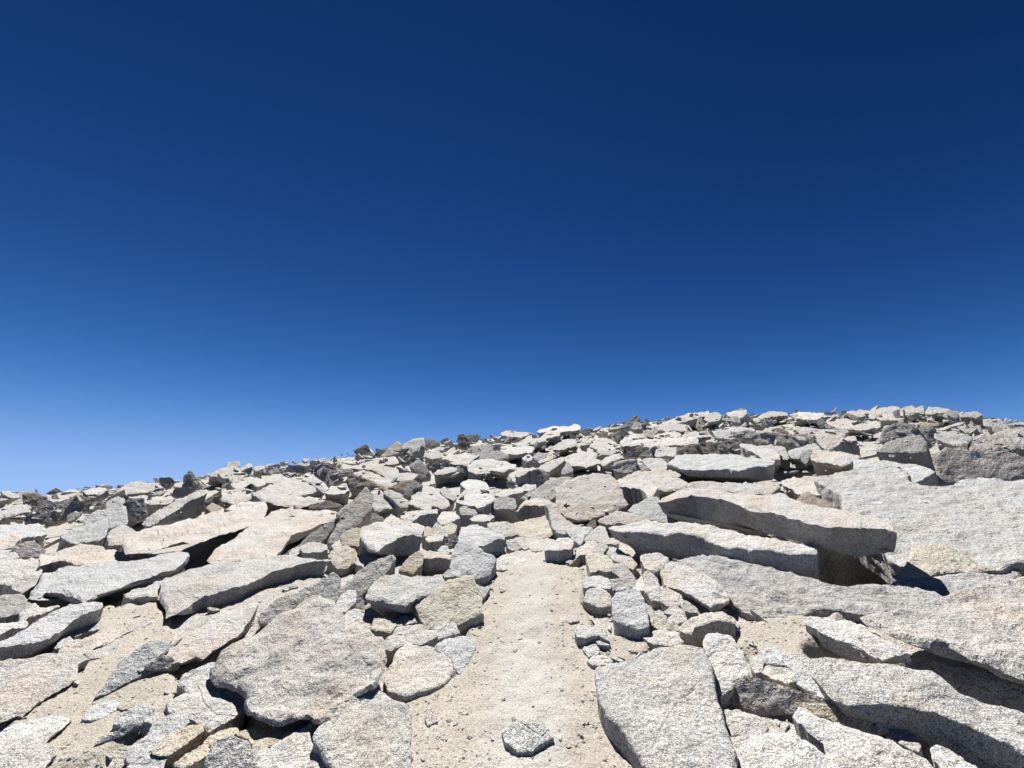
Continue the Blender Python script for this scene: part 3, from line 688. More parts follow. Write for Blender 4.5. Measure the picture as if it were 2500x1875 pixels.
# --- left side, big tilted slabs
R('M2', '-400,705,4 -370,648 -100,558 190,488 400,438 600,368 850,298 1012,308 1052,370 990,472,6 940,492,6 880,532,5 700,592,6 500,642,8 340,692,8 200,692,12 0,742,10 -200,792,6 -380,812,4', t=7, g=40, c='p', deep=True, L="very long pinkish slab lifted over a deep black gap", n='slab')
R('M2', '440,902 480,860 560,770 680,690 800,620 940,510 1060,428 1160,388 1300,358 1450,378 1740,388 1765,440 1740,472,10 1600,522,16 1400,602,20 1280,642,24 1200,742,24 1120,842,4 1000,852 800,912 480,932', t=8, c='p', L="wide cream slab with a ragged dark edge under the very long pinkish slab", n='slab')
R('M2', '1218,852 1300,795 1400,720 1500,620 1640,540 1762,480 1755,540 1700,602 1590,722 1450,722 1300,832', p=48, c='g', L="grey sheet of rock leaning beneath the wide cream slab's ragged edge", n='slab')
R('M3', '0,742 60,620 90,540 170,470 88,430 150,380 250,310 330,220 392,162 412,190 462,250 455,370 370,442 330,502 230,582 160,642 100,702 30,765', p=46, c='p', rnd=2, L="tall fin-like tan slab standing on edge beside the wide cream slab", n='slab')
R('M1', '-200,950 0,915 200,898 380,888 425,1000 380,1100 140,1142,4 0,1132 -200,1150', t=5, c='w', **MR)
R('M1', '130,1152 180,1078 320,1048 402,1080 370,1142,8 280,1202,8 230,1222,8 130,1182,5', t=7, c='w', o=3, **MR)
R('M1', '-200,1250 0,1240 200,1228 282,1300 322,1380 200,1432 0,1482 -200,1510', t=5, c='g', **MR)
R('M1', '205,1335 330,1308 400,1380 605,1358 430,1442 200,1505 195,1420', t=5, c='w', **MR)
R('M1', '400,890 420,850 700,838 1000,818 1150,788 1292,838 1325,870 1100,922 830,938,5 620,892,20 520,902,24 440,932,20 405,952,12', t=10, c='p', L="pinkish slab with a dark undercut end above the long blue-grey slab", n='slab')
R('M1', '300,1282,5 350,1178 420,1038 700,968 900,938 1250,898 1500,858 1800,808 1882,798 1920,850,16 1850,932,14 1740,1002,12 1550,1062,8 1350,1132,6 1000,1242,6 860,1322,5 780,1262,16 600,1212,20 460,1192,18 340,1292,5', t=8, g=12, c='b', L="long blue-grey slab with a lichen-blackened end, beside open sand", n='slab')
R('M1', '1255,1252,6 1330,1208 1480,1178 1580,1118 1645,1108 1590,1200,10 1595,1262,6 1400,1265,10 1270,1275,8', t=8, c='w', **MR)
R('M2', '-30,1205 0,1100 30,1068 300,978 450,948 800,908 1000,868 1150,848 1400,848 1560,878 1695,888,30 1640,900,46 1500,905,50 1380,932,56 1100,1012,66 800,1142,52 560,1212,48 380,1262,42 300,1322,28 200,1382,18 60,1442,5 30,1465,3 40,1382 -20,1292', t=20, g=16, u=0.35, c='w', rough=0.8, L="big white-topped slab with a broad grey lichen-spotted front hanging over open sand", n='slab')
R('M2', '1380,792 1400,740 1480,722 1580,722 1640,748 1665,790,10 1600,812,10 1500,818,11 1420,822,6', t=10, c='w', rnd=3, o=20, L="oval grey stone resting behind the big white-topped slab", n='stone')
R('M2', '1268,832 1300,790 1370,768 1388,800 1340,852 1290,852', t=5, c='w', **PL)
R('M2', '948,1482 1000,1420 1060,1368 1150,1300 1290,1250 1380,1228 1450,1178 1632,1088 1612,1200 1582,1282 1500,1292 1370,1342 1280,1402 1200,1462 1100,1535 980,1538', t=5, p=40, c='g', o=14, L="slanting grey slab jammed under one end of the big white-topped slab", n='slab')
R('M2', '1658,1062 1720,1028 1782,1080 1785,1190 1740,1242 1650,1312 1588,1282 1612,1200', p=45, c='b', o=10, **PL)
R('M3', '8,852,6 60,800 180,752 270,788 295,830 262,922,14 170,952,14 100,975,10 50,932,8', t=10, c='y', L="cream blocky stone above a slanting grey log-shaped slab", n='block')
R('M3', '285,862 380,838 470,888 605,900 520,962 420,1002 350,962 280,932', t=5, c='w', **PL)
R('M3', '38,762 120,698 152,740 100,802', t=6, c='w', **PL)
R('M3', '143,652 180,610 290,568 332,590 342,650 312,752 240,742 150,752', t=6, c='y', **PL)
R('M3', '340,800 380,750 430,770 420,820', t=5, c='p', **PL)
R('M3', '410,870 450,840 500,860 480,890', t=4, c='w', **PL)
R('M3', '328,602 350,558 440,528 560,508 640,430 700,468 860,518 972,558 955,662,38 900,648,42 780,642,46 700,662,42 640,702,33 560,752,17 500,802,4 420,752 350,692', t=14, g=8, u=0.4, c='w', L="broad white-topped slab with a dark curved underside left of the path", n='slab')
R('M3', '1188,702 1230,655 1332,655 1312,742 1200,765', p=58, c='g', o=4, **PL)
R('M3', '735,480 800,420 900,400 1000,395 1110,388 1112,420,34 1020,425,32 940,440,22 860,490,6', t=10, c='p', L="tan stone with a dark triangular face behind the broad white-topped slab", n='block')
R('M3', '378,545 400,450 480,430 572,490 500,522 410,545', p=50, c='g', **FD)
R('M3', '1298,312,5 1320,260 1400,190 1480,162 1560,185 1692,270,40 1660,315,26 1540,352,18 1400,332,14', t=12, u=0.1, c='w', rnd=2, L="big blocky grey boulder with a shaded front left of the path's end", n='boulder')
R('M3', '1140,190 1180,160 1260,200 1310,270 1280,300 1200,260', t=6, c='w', **FS)
R('M3', '1350,130 1420,80 1600,110 1640,200 1560,180 1400,180', t=6, c='b', **FS)
R('M3', '810,320 850,295 960,310 1050,350 1040,390,6 900,360,8', t=8, c='w', rnd=2, **FS)
R('M3', '840,280 900,220 1100,200 1200,280 1240,350,8 1150,370,6 1000,320', t=6, c='w', **FS)
R('M3', '1340,380 1420,350 1520,420 1480,450,5 1350,430,5', t=5, c='w', **PL)
R('M3', '1110,490 1150,420 1260,410 1340,470 1200,530,6 1150,530,6', t=6, c='w', **PL)
R('M3', '1440,490 1560,430 1690,460 1640,495,6 1480,500,6', t=6, c='w', **PL)
R('M3', '968,602 1000,560 1072,590 1062,642 972,662', t=8, c='y', **PL)
R('M3', '1058,582 1100,520 1180,578 1215,652 1090,652', t=6, c='w', **PL)
R('M3', '1168,562 1250,528 1305,550 1292,612 1220,642', t=7, c='y', **PL)
R('M3', '988,682 1080,640 1162,660 1165,702 1020,712', t=8, c='w', **PL)
R('M3', '1618,530 1720,508 1885,528 1892,622,6 1810,662,8 1740,632,6 1640,582', t=7, c='g', L="dark-veined grey stone at the edge of the flat tan flagstone", n='stone')
R('M3', '1328,702 1330,640 1350,570 1460,538 1600,578 1770,638 1795,680,28 1720,682,30 1640,712,26 1580,752,10 1500,758,4 1420,722', t=10, u=0.1, c='b', L="bluish-white stepped block with a dark broken side on the path's left edge", n='block')
R('M3', '1810,702 1900,688 1955,770 1880,802 1830,782', t=6, c='w', **PL)
R('M3', '1908,702 2000,718 2032,782 1960,762', t=5, c='g', **PL)
R('M3', '1108,802 1170,758 1212,760 1235,832 1180,832', t=6, c='b', **PL)
R('M3', '1245,1068 1245,960 1255,870 1300,760 1340,708 1500,758 1590,818 1705,880 1665,962,24 1642,1032,26 1500,1072,22 1420,1032,6', t=10, u=0.1, p=30, c='b', L="faceted bluish block leaning below the stepped block on the path's left edge", n='block')
R('M3', '1168,1052 1220,1000 1252,1010 1252,1062 1190,1068', t=6, c='g', **PL)
R('M3', '948,872,8 970,818 1100,818 1240,848 1248,882,20 1100,872,20 1000,882,14', t=16, c='p', rnd=3, L="pinkish log-shaped stone bridging a dark gap left of the path", n='stone')
R('M3', '733,1002,8 770,940 830,870 920,812 965,840 955,920,18 900,992,14 870,1042,6 800,1022,8', t=10, u=0.05, c='y', p=32, L="yellowish standing block beside the log-shaped stone left of the path", n='block')
R('M3', '-60,1365 60,1258 200,1128 330,1008 430,930 520,888 610,858 652,848 692,880 640,962 560,1042 460,1122 380,1212 310,1262 250,1202 140,1272 0,1355', p=40, t=5, c='g', rnd=2, L="slanting grey log-shaped slab left of the path", n='slab')
R('M3', '98,1402 90,1330 150,1250 200,1208 280,1208 302,1260 272,1332,6 180,1425,4 130,1412', t=6, c='b', o=6, L="rounded bluish stone at the lower end of the log-shaped slab", n='stone')
R('M3', '288,1382 300,1290 340,1272 372,1320 362,1382 310,1412', p=45, c='g', **PL)
R('M3', '385,1288,8 420,1200 470,1108 560,1058 700,1033 850,1068 1000,1068 1180,1108 1150,1202 940,1262,22 880,1302,30 800,1342,24 700,1342,18 560,1302,14 460,1302,10', t=16, g=20, u=0.4, c='w', deep=True, L="pale slab jutting over a black hollow behind the yellowish wedge", n='slab')
R('M3', '1640,1180 1560,1170 1500,1140 1480,1250 1540,1300 1600,1260', t=8, c='g', **PL)
R('M3', '1685,925 1800,878 1960,868 2042,910,7 1900,962,5 1780,1002 1700,982', t=6, c='w', L="crumbled low white stone where the path narrows at its upper end", n='stone')
R('M3', '880,1292 920,1258 1100,1198 1180,1118 1400,1038 1472,1060 1492,1140 1532,1200 1548,1320 1555,1390 1575,1430,22 1310,1542,14 1280,1545 1180,1542 1040,1595 1000,1572 930,1462 900,1402', t=10, p=27, u=0.15, c='y', o=-4, L="large yellowish wedge block pointing at the path from its left edge", n='block')
R('M3', '1740,1150 1770,1110 1815,1160 1800,1205 1750,1215', t=6, c='w', L="small upright pale stone alone on the path's left margin", n='stone')

# --- foreground left
R('T3', '1073,228 1150,188 1290,188 1312,250 1345,288,6 1220,312,8 1110,362,6 1095,300', t=6, c='w', o=20, **PL)
R('T3', '578,382 640,320 800,308 960,278 1070,240 1105,312 1050,362,6 960,402,5 880,402 800,382 700,432,8 640,472,8 590,452,6', t=7, c='w', **PL)
R('T3', '652,302 690,238 960,198 1025,250 980,272,6 850,292,5', t=5, c='w', o=4, L="flat bar-shaped white stone below the large yellowish wedge block", n='stone')
R('T3', '448,252 470,148 620,138 672,150 692,210,10 640,272,8 560,265,6', t=8, c='y', **PL)
R('T3', '678,182 770,128 830,148 920,108 955,170,8 860,182,10 780,202,8 700,215', t=9, c='w', **PL)
R('T3', '165,170 170,120 200,72 270,52 350,68 392,110 465,170 430,242 350,262 250,252 180,232', t=6, c='w', L="pale angular stone against the uphill rim of the big stained slab", n='stone')
R('T3', '342,62 420,38 520,98 565,132 450,142 390,112', t=5, c='g', **PL)
R('T3', '1078,442 1130,388 1200,358 1340,328 1440,338 1492,420 1480,502 1420,582 1345,692 1290,652 1270,560 1180,482', t=5, c='b', o=-6, L="white speckled stone half buried behind the rounded beige boulder", n='stone')
R('T3', '580,785 585,700 600,640 660,560 690,480 780,388 850,358 900,408 1000,408 1080,440 1200,498 1272,560 1285,650,22 1235,762,24 1150,805,22 1000,860,20 900,890,18 760,915,12 700,890,12 620,882,8 600,822', t=14, u=0.2, c='p', rnd=10, rough=0.6, L="rounded beige boulder at the path's left edge", n='boulder')
R('T2', '40,1022 120,958 250,898 150,800 200,718 330,638 450,598 900,700 850,1000 700,1150 460,1292,6 380,1242,8 240,1142,8 210,1092 60,1092', t=7, c='w', o=-30, L="pale boulder half hidden beneath the lifted edge of the big stained slab", n='boulder')
R('T2', '455,622 520,558 590,488 700,418 880,318 1000,238 1130,108 1190,72 1270,58 1400,-22 1550,-82 1700,-52 1800,58 1832,130 1822,240 2000,232 2080,248 2200,298 2232,480 2262,560 2232,652 2110,832 1960,882 1880,922 1760,1032 1680,1152,6 1540,1212,6 1490,1152,8 1380,1142,8 1200,1168,6 1070,1168,6 960,1152,6 900,1092,6 860,1052,6 825,962,6 825,882,6 740,832,6 640,812,8 520,792,12 470,722,14', t=7, g=40, c='p', rough=1.4, deep=True, L="big pitted slab with orange stains near the path, lifted over black hollows", n='slab')
R('T2', '-380,662 -200,540 -20,470 60,478 150,378 330,268 500,158 620,68 830,18 905,-14 965,-30 930,40,6 870,132,6 800,242,6 700,332,6 560,422,5 460,502,5 400,542,5 330,522,5 180,582,4 30,592,4 -100,625,4', t=6, g=14, c='p', L="thin tapering cream slab lifted off the sand with a pointed upper end", n='slab')
R('T1', '-280,420 0,372 280,238 330,188 560,58 860,-28 1030,-22 1040,12,16 900,70,18 760,132,22 640,232,26 500,322,28 370,372,32 130,402,34 0,432,34 -280,522,34', t=28, g=4, c='b', L="thick blue-grey slab carrying a small pinkish stone beside open sand", n='slab')
R('T1', '-180,262 0,198 130,188 270,172 288,200,10 260,238,12 120,242,14 0,302,10 -180,362,10', t=12, g=2, c='p', o=40, L="small pinkish stone lying on the thick blue-grey slab", n='stone')
R('T1', '555,505 640,420 760,368 1000,298 1250,238 1590,150 1500,202,7 1250,292,8 1050,392,8 850,492,7 700,512', t=6, c='p', L="long pinkish ledge tapering to a point in the sand", n='slab')
R('T1', '705,312 740,258 880,178 1000,178 1012,240 860,272,4 760,325,4', t=5, c='w', L="bright little slab leaning on the thick blue-grey slab's edge", n='stone')
R('T1', '552,452 620,348 700,322 752,370 700,412', t=6, c='w', **SD)
R('T1', '-300,610 0,572 300,542 560,498 830,498 915,550,6 782,602,5 778,722,10 690,802,9 560,872,8 330,1032,7 220,1102,6 0,1188,6 -300,1310,6', t=8, g=2, c='p', rough=0.8, L="broad pinkish-white slab downhill of the thick blue-grey slab, with a sharp straight shadowed edge", n='slab')
R('T1', '860,495 1000,460 1130,400 1270,360 1200,440 1060,520,5 920,540,5', t=6, c='w', **SD)
R('T1', '960,952 1080,800 1140,700 1200,598 1340,498 1480,398 1600,368 1722,390 1700,452 1560,562 1490,648 1545,682,7 1440,722,8 1280,792,7 1120,872,4 1060,902', t=6, c='b', L="flat bluish slab with a mossy hollow sunk in the sand", n='slab')
R('T1', '1460,652 1520,598 1640,518 1740,538 1820,622,4 1700,658,5 1560,664,4', t=5, g=2, c='p', o=4, **SD)
R('T1', '832,1162 900,1078 1000,1008 1130,982 1212,988 1180,1052,5 1095,1112,5 1020,1152,6 920,1168,5', t=6, c='b', **SD)
R('T1', '1150,1222 1200,1148 1300,1068 1400,1018 1520,1028 1568,1050 1540,1102 1450,1172 1440,1202 1300,1212 1250,1242', t=4, c='b', **SD)
R('T1', '1190,1050 1230,990 1310,950 1370,970 1340,1030 1250,1060', t=4, c='y', **SD)
R('T1', '962,1412,4 1080,1338 1200,1278 1300,1228 1442,1192 1440,1218,9 1340,1252,12 1230,1322,12 1060,1392,8', t=9, c='b', L="narrow bluish flake with a brown edge below other sunken flakes in the sand", n='stone')
R('T1', '1448,1172 1560,1098 1720,1088 1745,1112,5 1640,1172,6 1550,1218,6', t=5, c='w', **SD)
R('T1', '1268,1532 1360,1408 1520,1288 1560,1208 1740,1118 1880,1088 1915,1182 1820,1262 1680,1332 1560,1422 1450,1562 1300,1602', t=5, c='b', L="bluish slab beneath the upper end of the tan tapering slab", n='slab')
R('T1', '1240,1850 1290,1640 1450,1560 1540,1488 1680,1530 1695,1562,6 1645,1662,8 1610,1850,8', t=6, c='b', L="white speckled slab below the tan tapering slab", n='slab')
R('T1', '1538,1482 1680,1328 1800,1268 1900,1238 2042,1222 2055,1270,10 2000,1312,12 1870,1422,12 1680,1532,12 1560,1512,5', t=10, g=8, c='y', o=20, L="tan tapering slab raised above a black gap below the sunken flakes", n='slab')
R('T1', '-300,1430 0,1298 180,1208 430,1148 640,1128 725,1155,5 640,1222,6 560,1312,6 440,1392,6 200,1442 -300,1580', t=6, c='w', L="white speckled slab with a ragged tip, downhill of the sand patch", n='slab')
R('T1', '-300,1570 100,1418 380,1393 530,1393 578,1450,14 570,1520,14 480,1600,12 420,1680,10 360,1950 -300,1950', t=10, c='w', o=10, L="rounded white slab overlapping a ragged-tipped speckled slab", n='slab')
R('T1', '820,1700 920,1598 972,1552 990,1582 900,1720', t=8, c='g', **SD)
R('T2', '95,1622 240,1518 400,1418 440,1358 560,1288 740,1243 765,1290,6 680,1332,6 500,1402,5 440,1452,5 480,1492 440,1532,5 330,1582,5 200,1655', t=6, c='y', L="tan flaky stone in the black hollow below the big stained slab", n='stone')
R('T2', '748,1322 780,1268 900,1258 940,1243 1042,1268 1048,1332 940,1482 900,1432 860,1362', t=5, c='y', L="small notched yellowish stone below the big stained slab", n='stone')
R('T2', '898,1432 1000,1358 1150,1293 1268,1270 1285,1315,6 1210,1372,7 1060,1442,7 940,1512,6 915,1482', t=6, g=3, c='y', o=4, L="yellow-green tinted narrow slab leaning out below the big stained slab", n='slab')
R('T2', '380,1950 420,1560 440,1520 480,1468 490,1418 560,1358 700,1318 740,1328 850,1358 882,1400 892,1442 942,1532 965,1702 975,1950', t=8, c='w', rnd=3, L="rounded white rock between tan flaky stones and a cream slab", n='boulder')
R('T2', '960,1652 930,1522 1150,1398 1300,1318 1480,1208 1545,1230 1500,1302 1512,1402 1562,1432 1642,1562 1642,1622 1722,1702 1755,1950 980,1950', t=6, c='w', L="cream slab between a rounded white rock and the broad cracked slab", n='slab')
R('T2', '1500,1332 1570,1228 1680,1148 1780,1028 1880,938 2000,878 2120,848 2200,848 2330,948 2420,988 2500,1048 2512,1130 2502,1250,8 2492,1402,10 2492,1562,10 2512,1702,8 2500,1950 1760,1950 1700,1642,6 1640,1562,6 1590,1432,6 1510,1392,6', t=8, c='w', rough=1.3, L="broad flat white slab with cracks beside the path's gravel", n='slab')
R('T3', '203,912,4 250,878 400,858 520,868 605,920 560,962 430,982 300,988,4 240,962,4', t=5, c='b', o=30, L="thin bluish flake lying on the broad cracked white slab", n='stone')
R('T3', '985,1150 1030,1130 1095,1100 1112,1180,9 1060,1205,9 1020,1222,6', t=8, c='w', L="small square white stone on the sand beside the broad cracked slab", n='stone')
R('T4', '112,1282,4 180,1218 260,1188 420,1188 540,1228 612,1310 625,1350,20 480,1422,26 420,1482,20 380,1485,20 280,1502,12 180,1422,8 140,1372,6', t=12, p=24, u=0.6, c='w', rnd=2, L="single cracked white stone lying in the middle of the path", n='stone')

# --- foreground right
R('T5', '478,432 500,308 560,298 760,318 880,468 912,602 955,682 955,712,6 800,772,6 765,852,7 660,922,7 620,902 580,702 520,502', t=7, c='p', o=-10, L="creased pinkish rock pressed against the large smooth white boulder", n='boulder')
R('T5', '-600,645,3 -460,598 -310,558 0,438 300,405 480,428 510,500 560,620 580,760 602,902 652,1022 692,1182 742,1342 822,1502 860,1950,70 -40,1950,70 -60,1700,34 -180,1482,34 -280,1352,32 -400,1232,30 -490,1102,30 -570,982,26 -592,852,14 -590,760,6', t=10, u=0.1, c='w', rnd=12, rough=0.8, dome=0.05, L="large smooth white boulder with a brown flank standing at the path's edge", n='boulder')
R('T6', '-162,175,4 -120,128 40,128 240,148 480,228 620,328 800,418 935,495 760,502,14 640,552,8 440,452,28 250,372,34 0,272,34 -60,232,20', t=20, g=10, u=0.4, c='w', deep=True, L="spear-shaped pale slab with a dark underside at the edge of the sand", n='slab')
R('T6', '415,510 430,460 520,500 615,560 600,580 500,570', t=4, c='w', o=60, L="tiny pale stone wedged below the spear-shaped slab", n='stone')
R('T6', '405,98,4 700,58 1000,-2 1300,-112 1600,-192 2074,-302 2700,-420 2700,960,25 2074,742,25 1800,642,25 1650,572,22 1480,532,16 1300,442,28 1180,422,22 1000,382,16 830,312,16 640,252,10 500,182,6', t=14, g=22, u=0.45, c='p', rough=1.2, deep=True, L="great rust-edged slab jutting over a black gap above the grey whaleback", n='slab')
R('T6', '-100,702 -150,560 60,518 500,588 1000,640 1130,668 1300,800 1400,880 1600,960 2074,1090 2750,1340 2750,1950,60 2074,1482,78 1600,1262,72 1200,1092,66 850,1032,55 560,1012,42 300,1022,14 100,952,4', t=24, g=4, u=0.35, c='w', rnd=8, L="long rounded grey whaleback slab below the great rust-edged slab", n='slab')
R('T5', '1078,455 1200,428 1290,488 1650,558 1765,702 1902,952 1965,1022 1860,1012 1700,962 1500,852 1425,802 1380,642 1100,592', t=5, c='b', o=4, rnd=3, L="dark bluish slab butting against the grey whaleback slab", n='slab')
R('T5', '1078,685,4 1130,608 1350,608 1412,700 1425,770,7 1330,802,7 1260,782,7 1150,722,5', t=6, c='p', o=30, rnd=2, L="small pinkish-white stone lying on the dark bluish slab's edge", n='stone')
R('T5', '948,532 1060,518 1092,600 1080,682 1020,692 960,602', t=5, c='p', L="thin cream plate beside the small pinkish-white stone", n='stone')
R('T5', '680,982 780,778 1000,738 1200,798 1400,878 1900,1008 2010,1182 1650,1132 1400,1102 1280,1112 1050,1132 800,1032', t=5, c='p', L="streaked bluish and rusty bedrock strip below the whaleback slab", n='outcrop')
R('T6', '-250,1000 100,1008 300,1098 520,1188 565,1312 300,1242 0,1142 -200,1082', t=5, c='y', L="crumbly tan rock strip in the crevice below the whaleback slab", n='outcrop')
R('T5', '698,1062 800,1058 1000,1128 1080,1148 1145,1230,6 1100,1322,6 1020,1342,5 900,1332 760,1332', t=6, c='w', o=6, L="pale wedge stone pressed between the large smooth boulder and bedrock", n='stone')
R('T5', '738,1342 900,1318 1100,1298 1220,1288 1400,1308 1560,1418 1760,1558 1900,1658 2010,1950,60 850,1950,60 820,1502', t=5, c='w', L="smooth white slab lying against the large smooth white boulder", n='slab')
R('T6', '-270,1132 -210,1038 -40,1108 0,1148 300,1238 540,1308 700,1348 850,1448 1100,1598 1300,1798 1300,1950,70 300,1950,70 150,1602,16 30,1382,22 -150,1242,26', t=12, c='w', o=-6, L="white slab with a dark recessed side below the crumbly tan strip", n='slab')
R('T6', '685,1312 720,1228 800,1228 960,1328 1025,1440,7 1000,1492,6 870,1432,8 760,1362,6', t=6, c='w', o=30, L="pale elongated stone in the crevice beneath the whaleback slab", n='stone')
R('T6', '560,1240 600,1205 700,1225 690,1310 580,1310', t=5, c='b', o=20, L="blue-grey stone lodged behind the pale elongated one in the crevice", n='stone')
R('T6', '1128,1452 1180,1428 1360,1498 1480,1598 1610,1650 1570,1850 1300,1750 1160,1562', t=6, c='w', o=20, L="streaked grey stone in the crevice under the whaleback slab", n='stone')
# ------------------------------------------------------------------ build the rocks, far to near
tmp_me = bpy.data.meshes.new('tmp'); tmp = bpy.data.objects.new('tmp', tmp_me)
tmp_scene_col = bpy.data.collections.new('work'); scene.collection.children.link(tmp_scene_col); tmp_scene_col.objects.link(tmp)
rem = tmp.modifiers.new('remesh', 'REMESH'); rem.mode = 'VOXEL'; rem.use_smooth_shade = True

def remesh(V, F, vox):
    """closed coarse solid -> even mesh arrays"""
    me = bpy.data.meshes.new('w'); me.from_pydata([tuple(v) for v in V], [], F); me.update()
    old = tmp.data; tmp.data = me; bpy.data.meshes.remove(old)
    rem.voxel_size = vox
    dg = bpy.context.evaluated_depsgraph_get(); dg.update()
    ev = tmp.evaluated_get(dg).to_mesh()
    n = len(ev.vertices); co = np.empty(n * 3, np.float32); ev.vertices.foreach_get('co', co)
    m = len(ev.loops); li = np.empty(m, np.int32); ev.loops.foreach_get('vertex_index', li)
    tmp.evaluated_get(dg).to_mesh_clear()
    return co.reshape(-1, 3).astype(float), li.reshape(-1, 4)

def vnormals(V, Q):
    a = V[Q[:, 2]] - V[Q[:, 0]]; b = V[Q[:, 3]] - V[Q[:, 1]]
    fn = np.cross(a, b)
    N = np.zeros_like(V)
    for k in range(4):
        for c in range(3): N[:, c] += np.bincount(Q[:, k], fn[:, c], len(V))
    return N / (np.linalg.norm(N, axis=1)[:, None] + 1e-12)

def relax(V, Q, it, lam=0.6):
    for _ in range(it):
        S_ = np.zeros_like(V); cnt = np.zeros(len(V))
        for k in range(4):
            j = Q[:, (k + 1) % 4]
            for c in range(3): S_[:, c] += np.bincount(Q[:, k], V[j, c], len(V)) + np.bincount(j, V[Q[:, k], c], len(V))
            cnt += np.bincount(Q[:, k], minlength=len(V)) + np.bincount(j, minlength=len(V))
        V = V + lam * (S_ / np.maximum(cnt, 1)[:, None] - V)
    return V

def weather(V, Q, size, vox, nrm, rough, seed):
    """undulation, exfoliation steps, chips and grain; size = about the rock's extent in metres"""
    N = vnormals(V, Q)
    P = V + seed
    s = 1.0 / max(size, 0.05)
    warp = np.stack([pn(P * 1.6 * s + 3.3), pn(P * 1.6 * s + 7.7), pn(P * 1.6 * s + 13.1)], 1) * 0.35 * size
    big = fbm(P * 1.5 * s + 1.7, 2)
    st = fbm((P + warp) * np.array([1.0, 1.0, 1.0]) * 2.2 * s + 21.0, 2) * 2.2
    fl = np.floor(st); fr = st - fl
    steps = fl + sstep(0.38, 0.62, fr)
    facet = np.abs(pn((P + warp) * 3.4 * s + 31.0)) + 0.5 * np.abs(pn(P * 7.1 * s + 5.0))
    side = 1 - np.abs(N @ nrm)
    d = size * (0.020 * big + 0.010 * steps + 0.030 * (0.4 - facet) * (0.35 + 0.65 * side))
    d = d + min(0.02, 0.02 * size) * fbm(P * 9.0, 2)
    if vox < 0.02: d = d + 0.004 * pn(P * 42.0)
    lim = 0.08 * size
    return V + N * (np.clip(d, -lim, lim) * rough)[:, None]

from mathutils.geometry import delaunay_2d_cdt

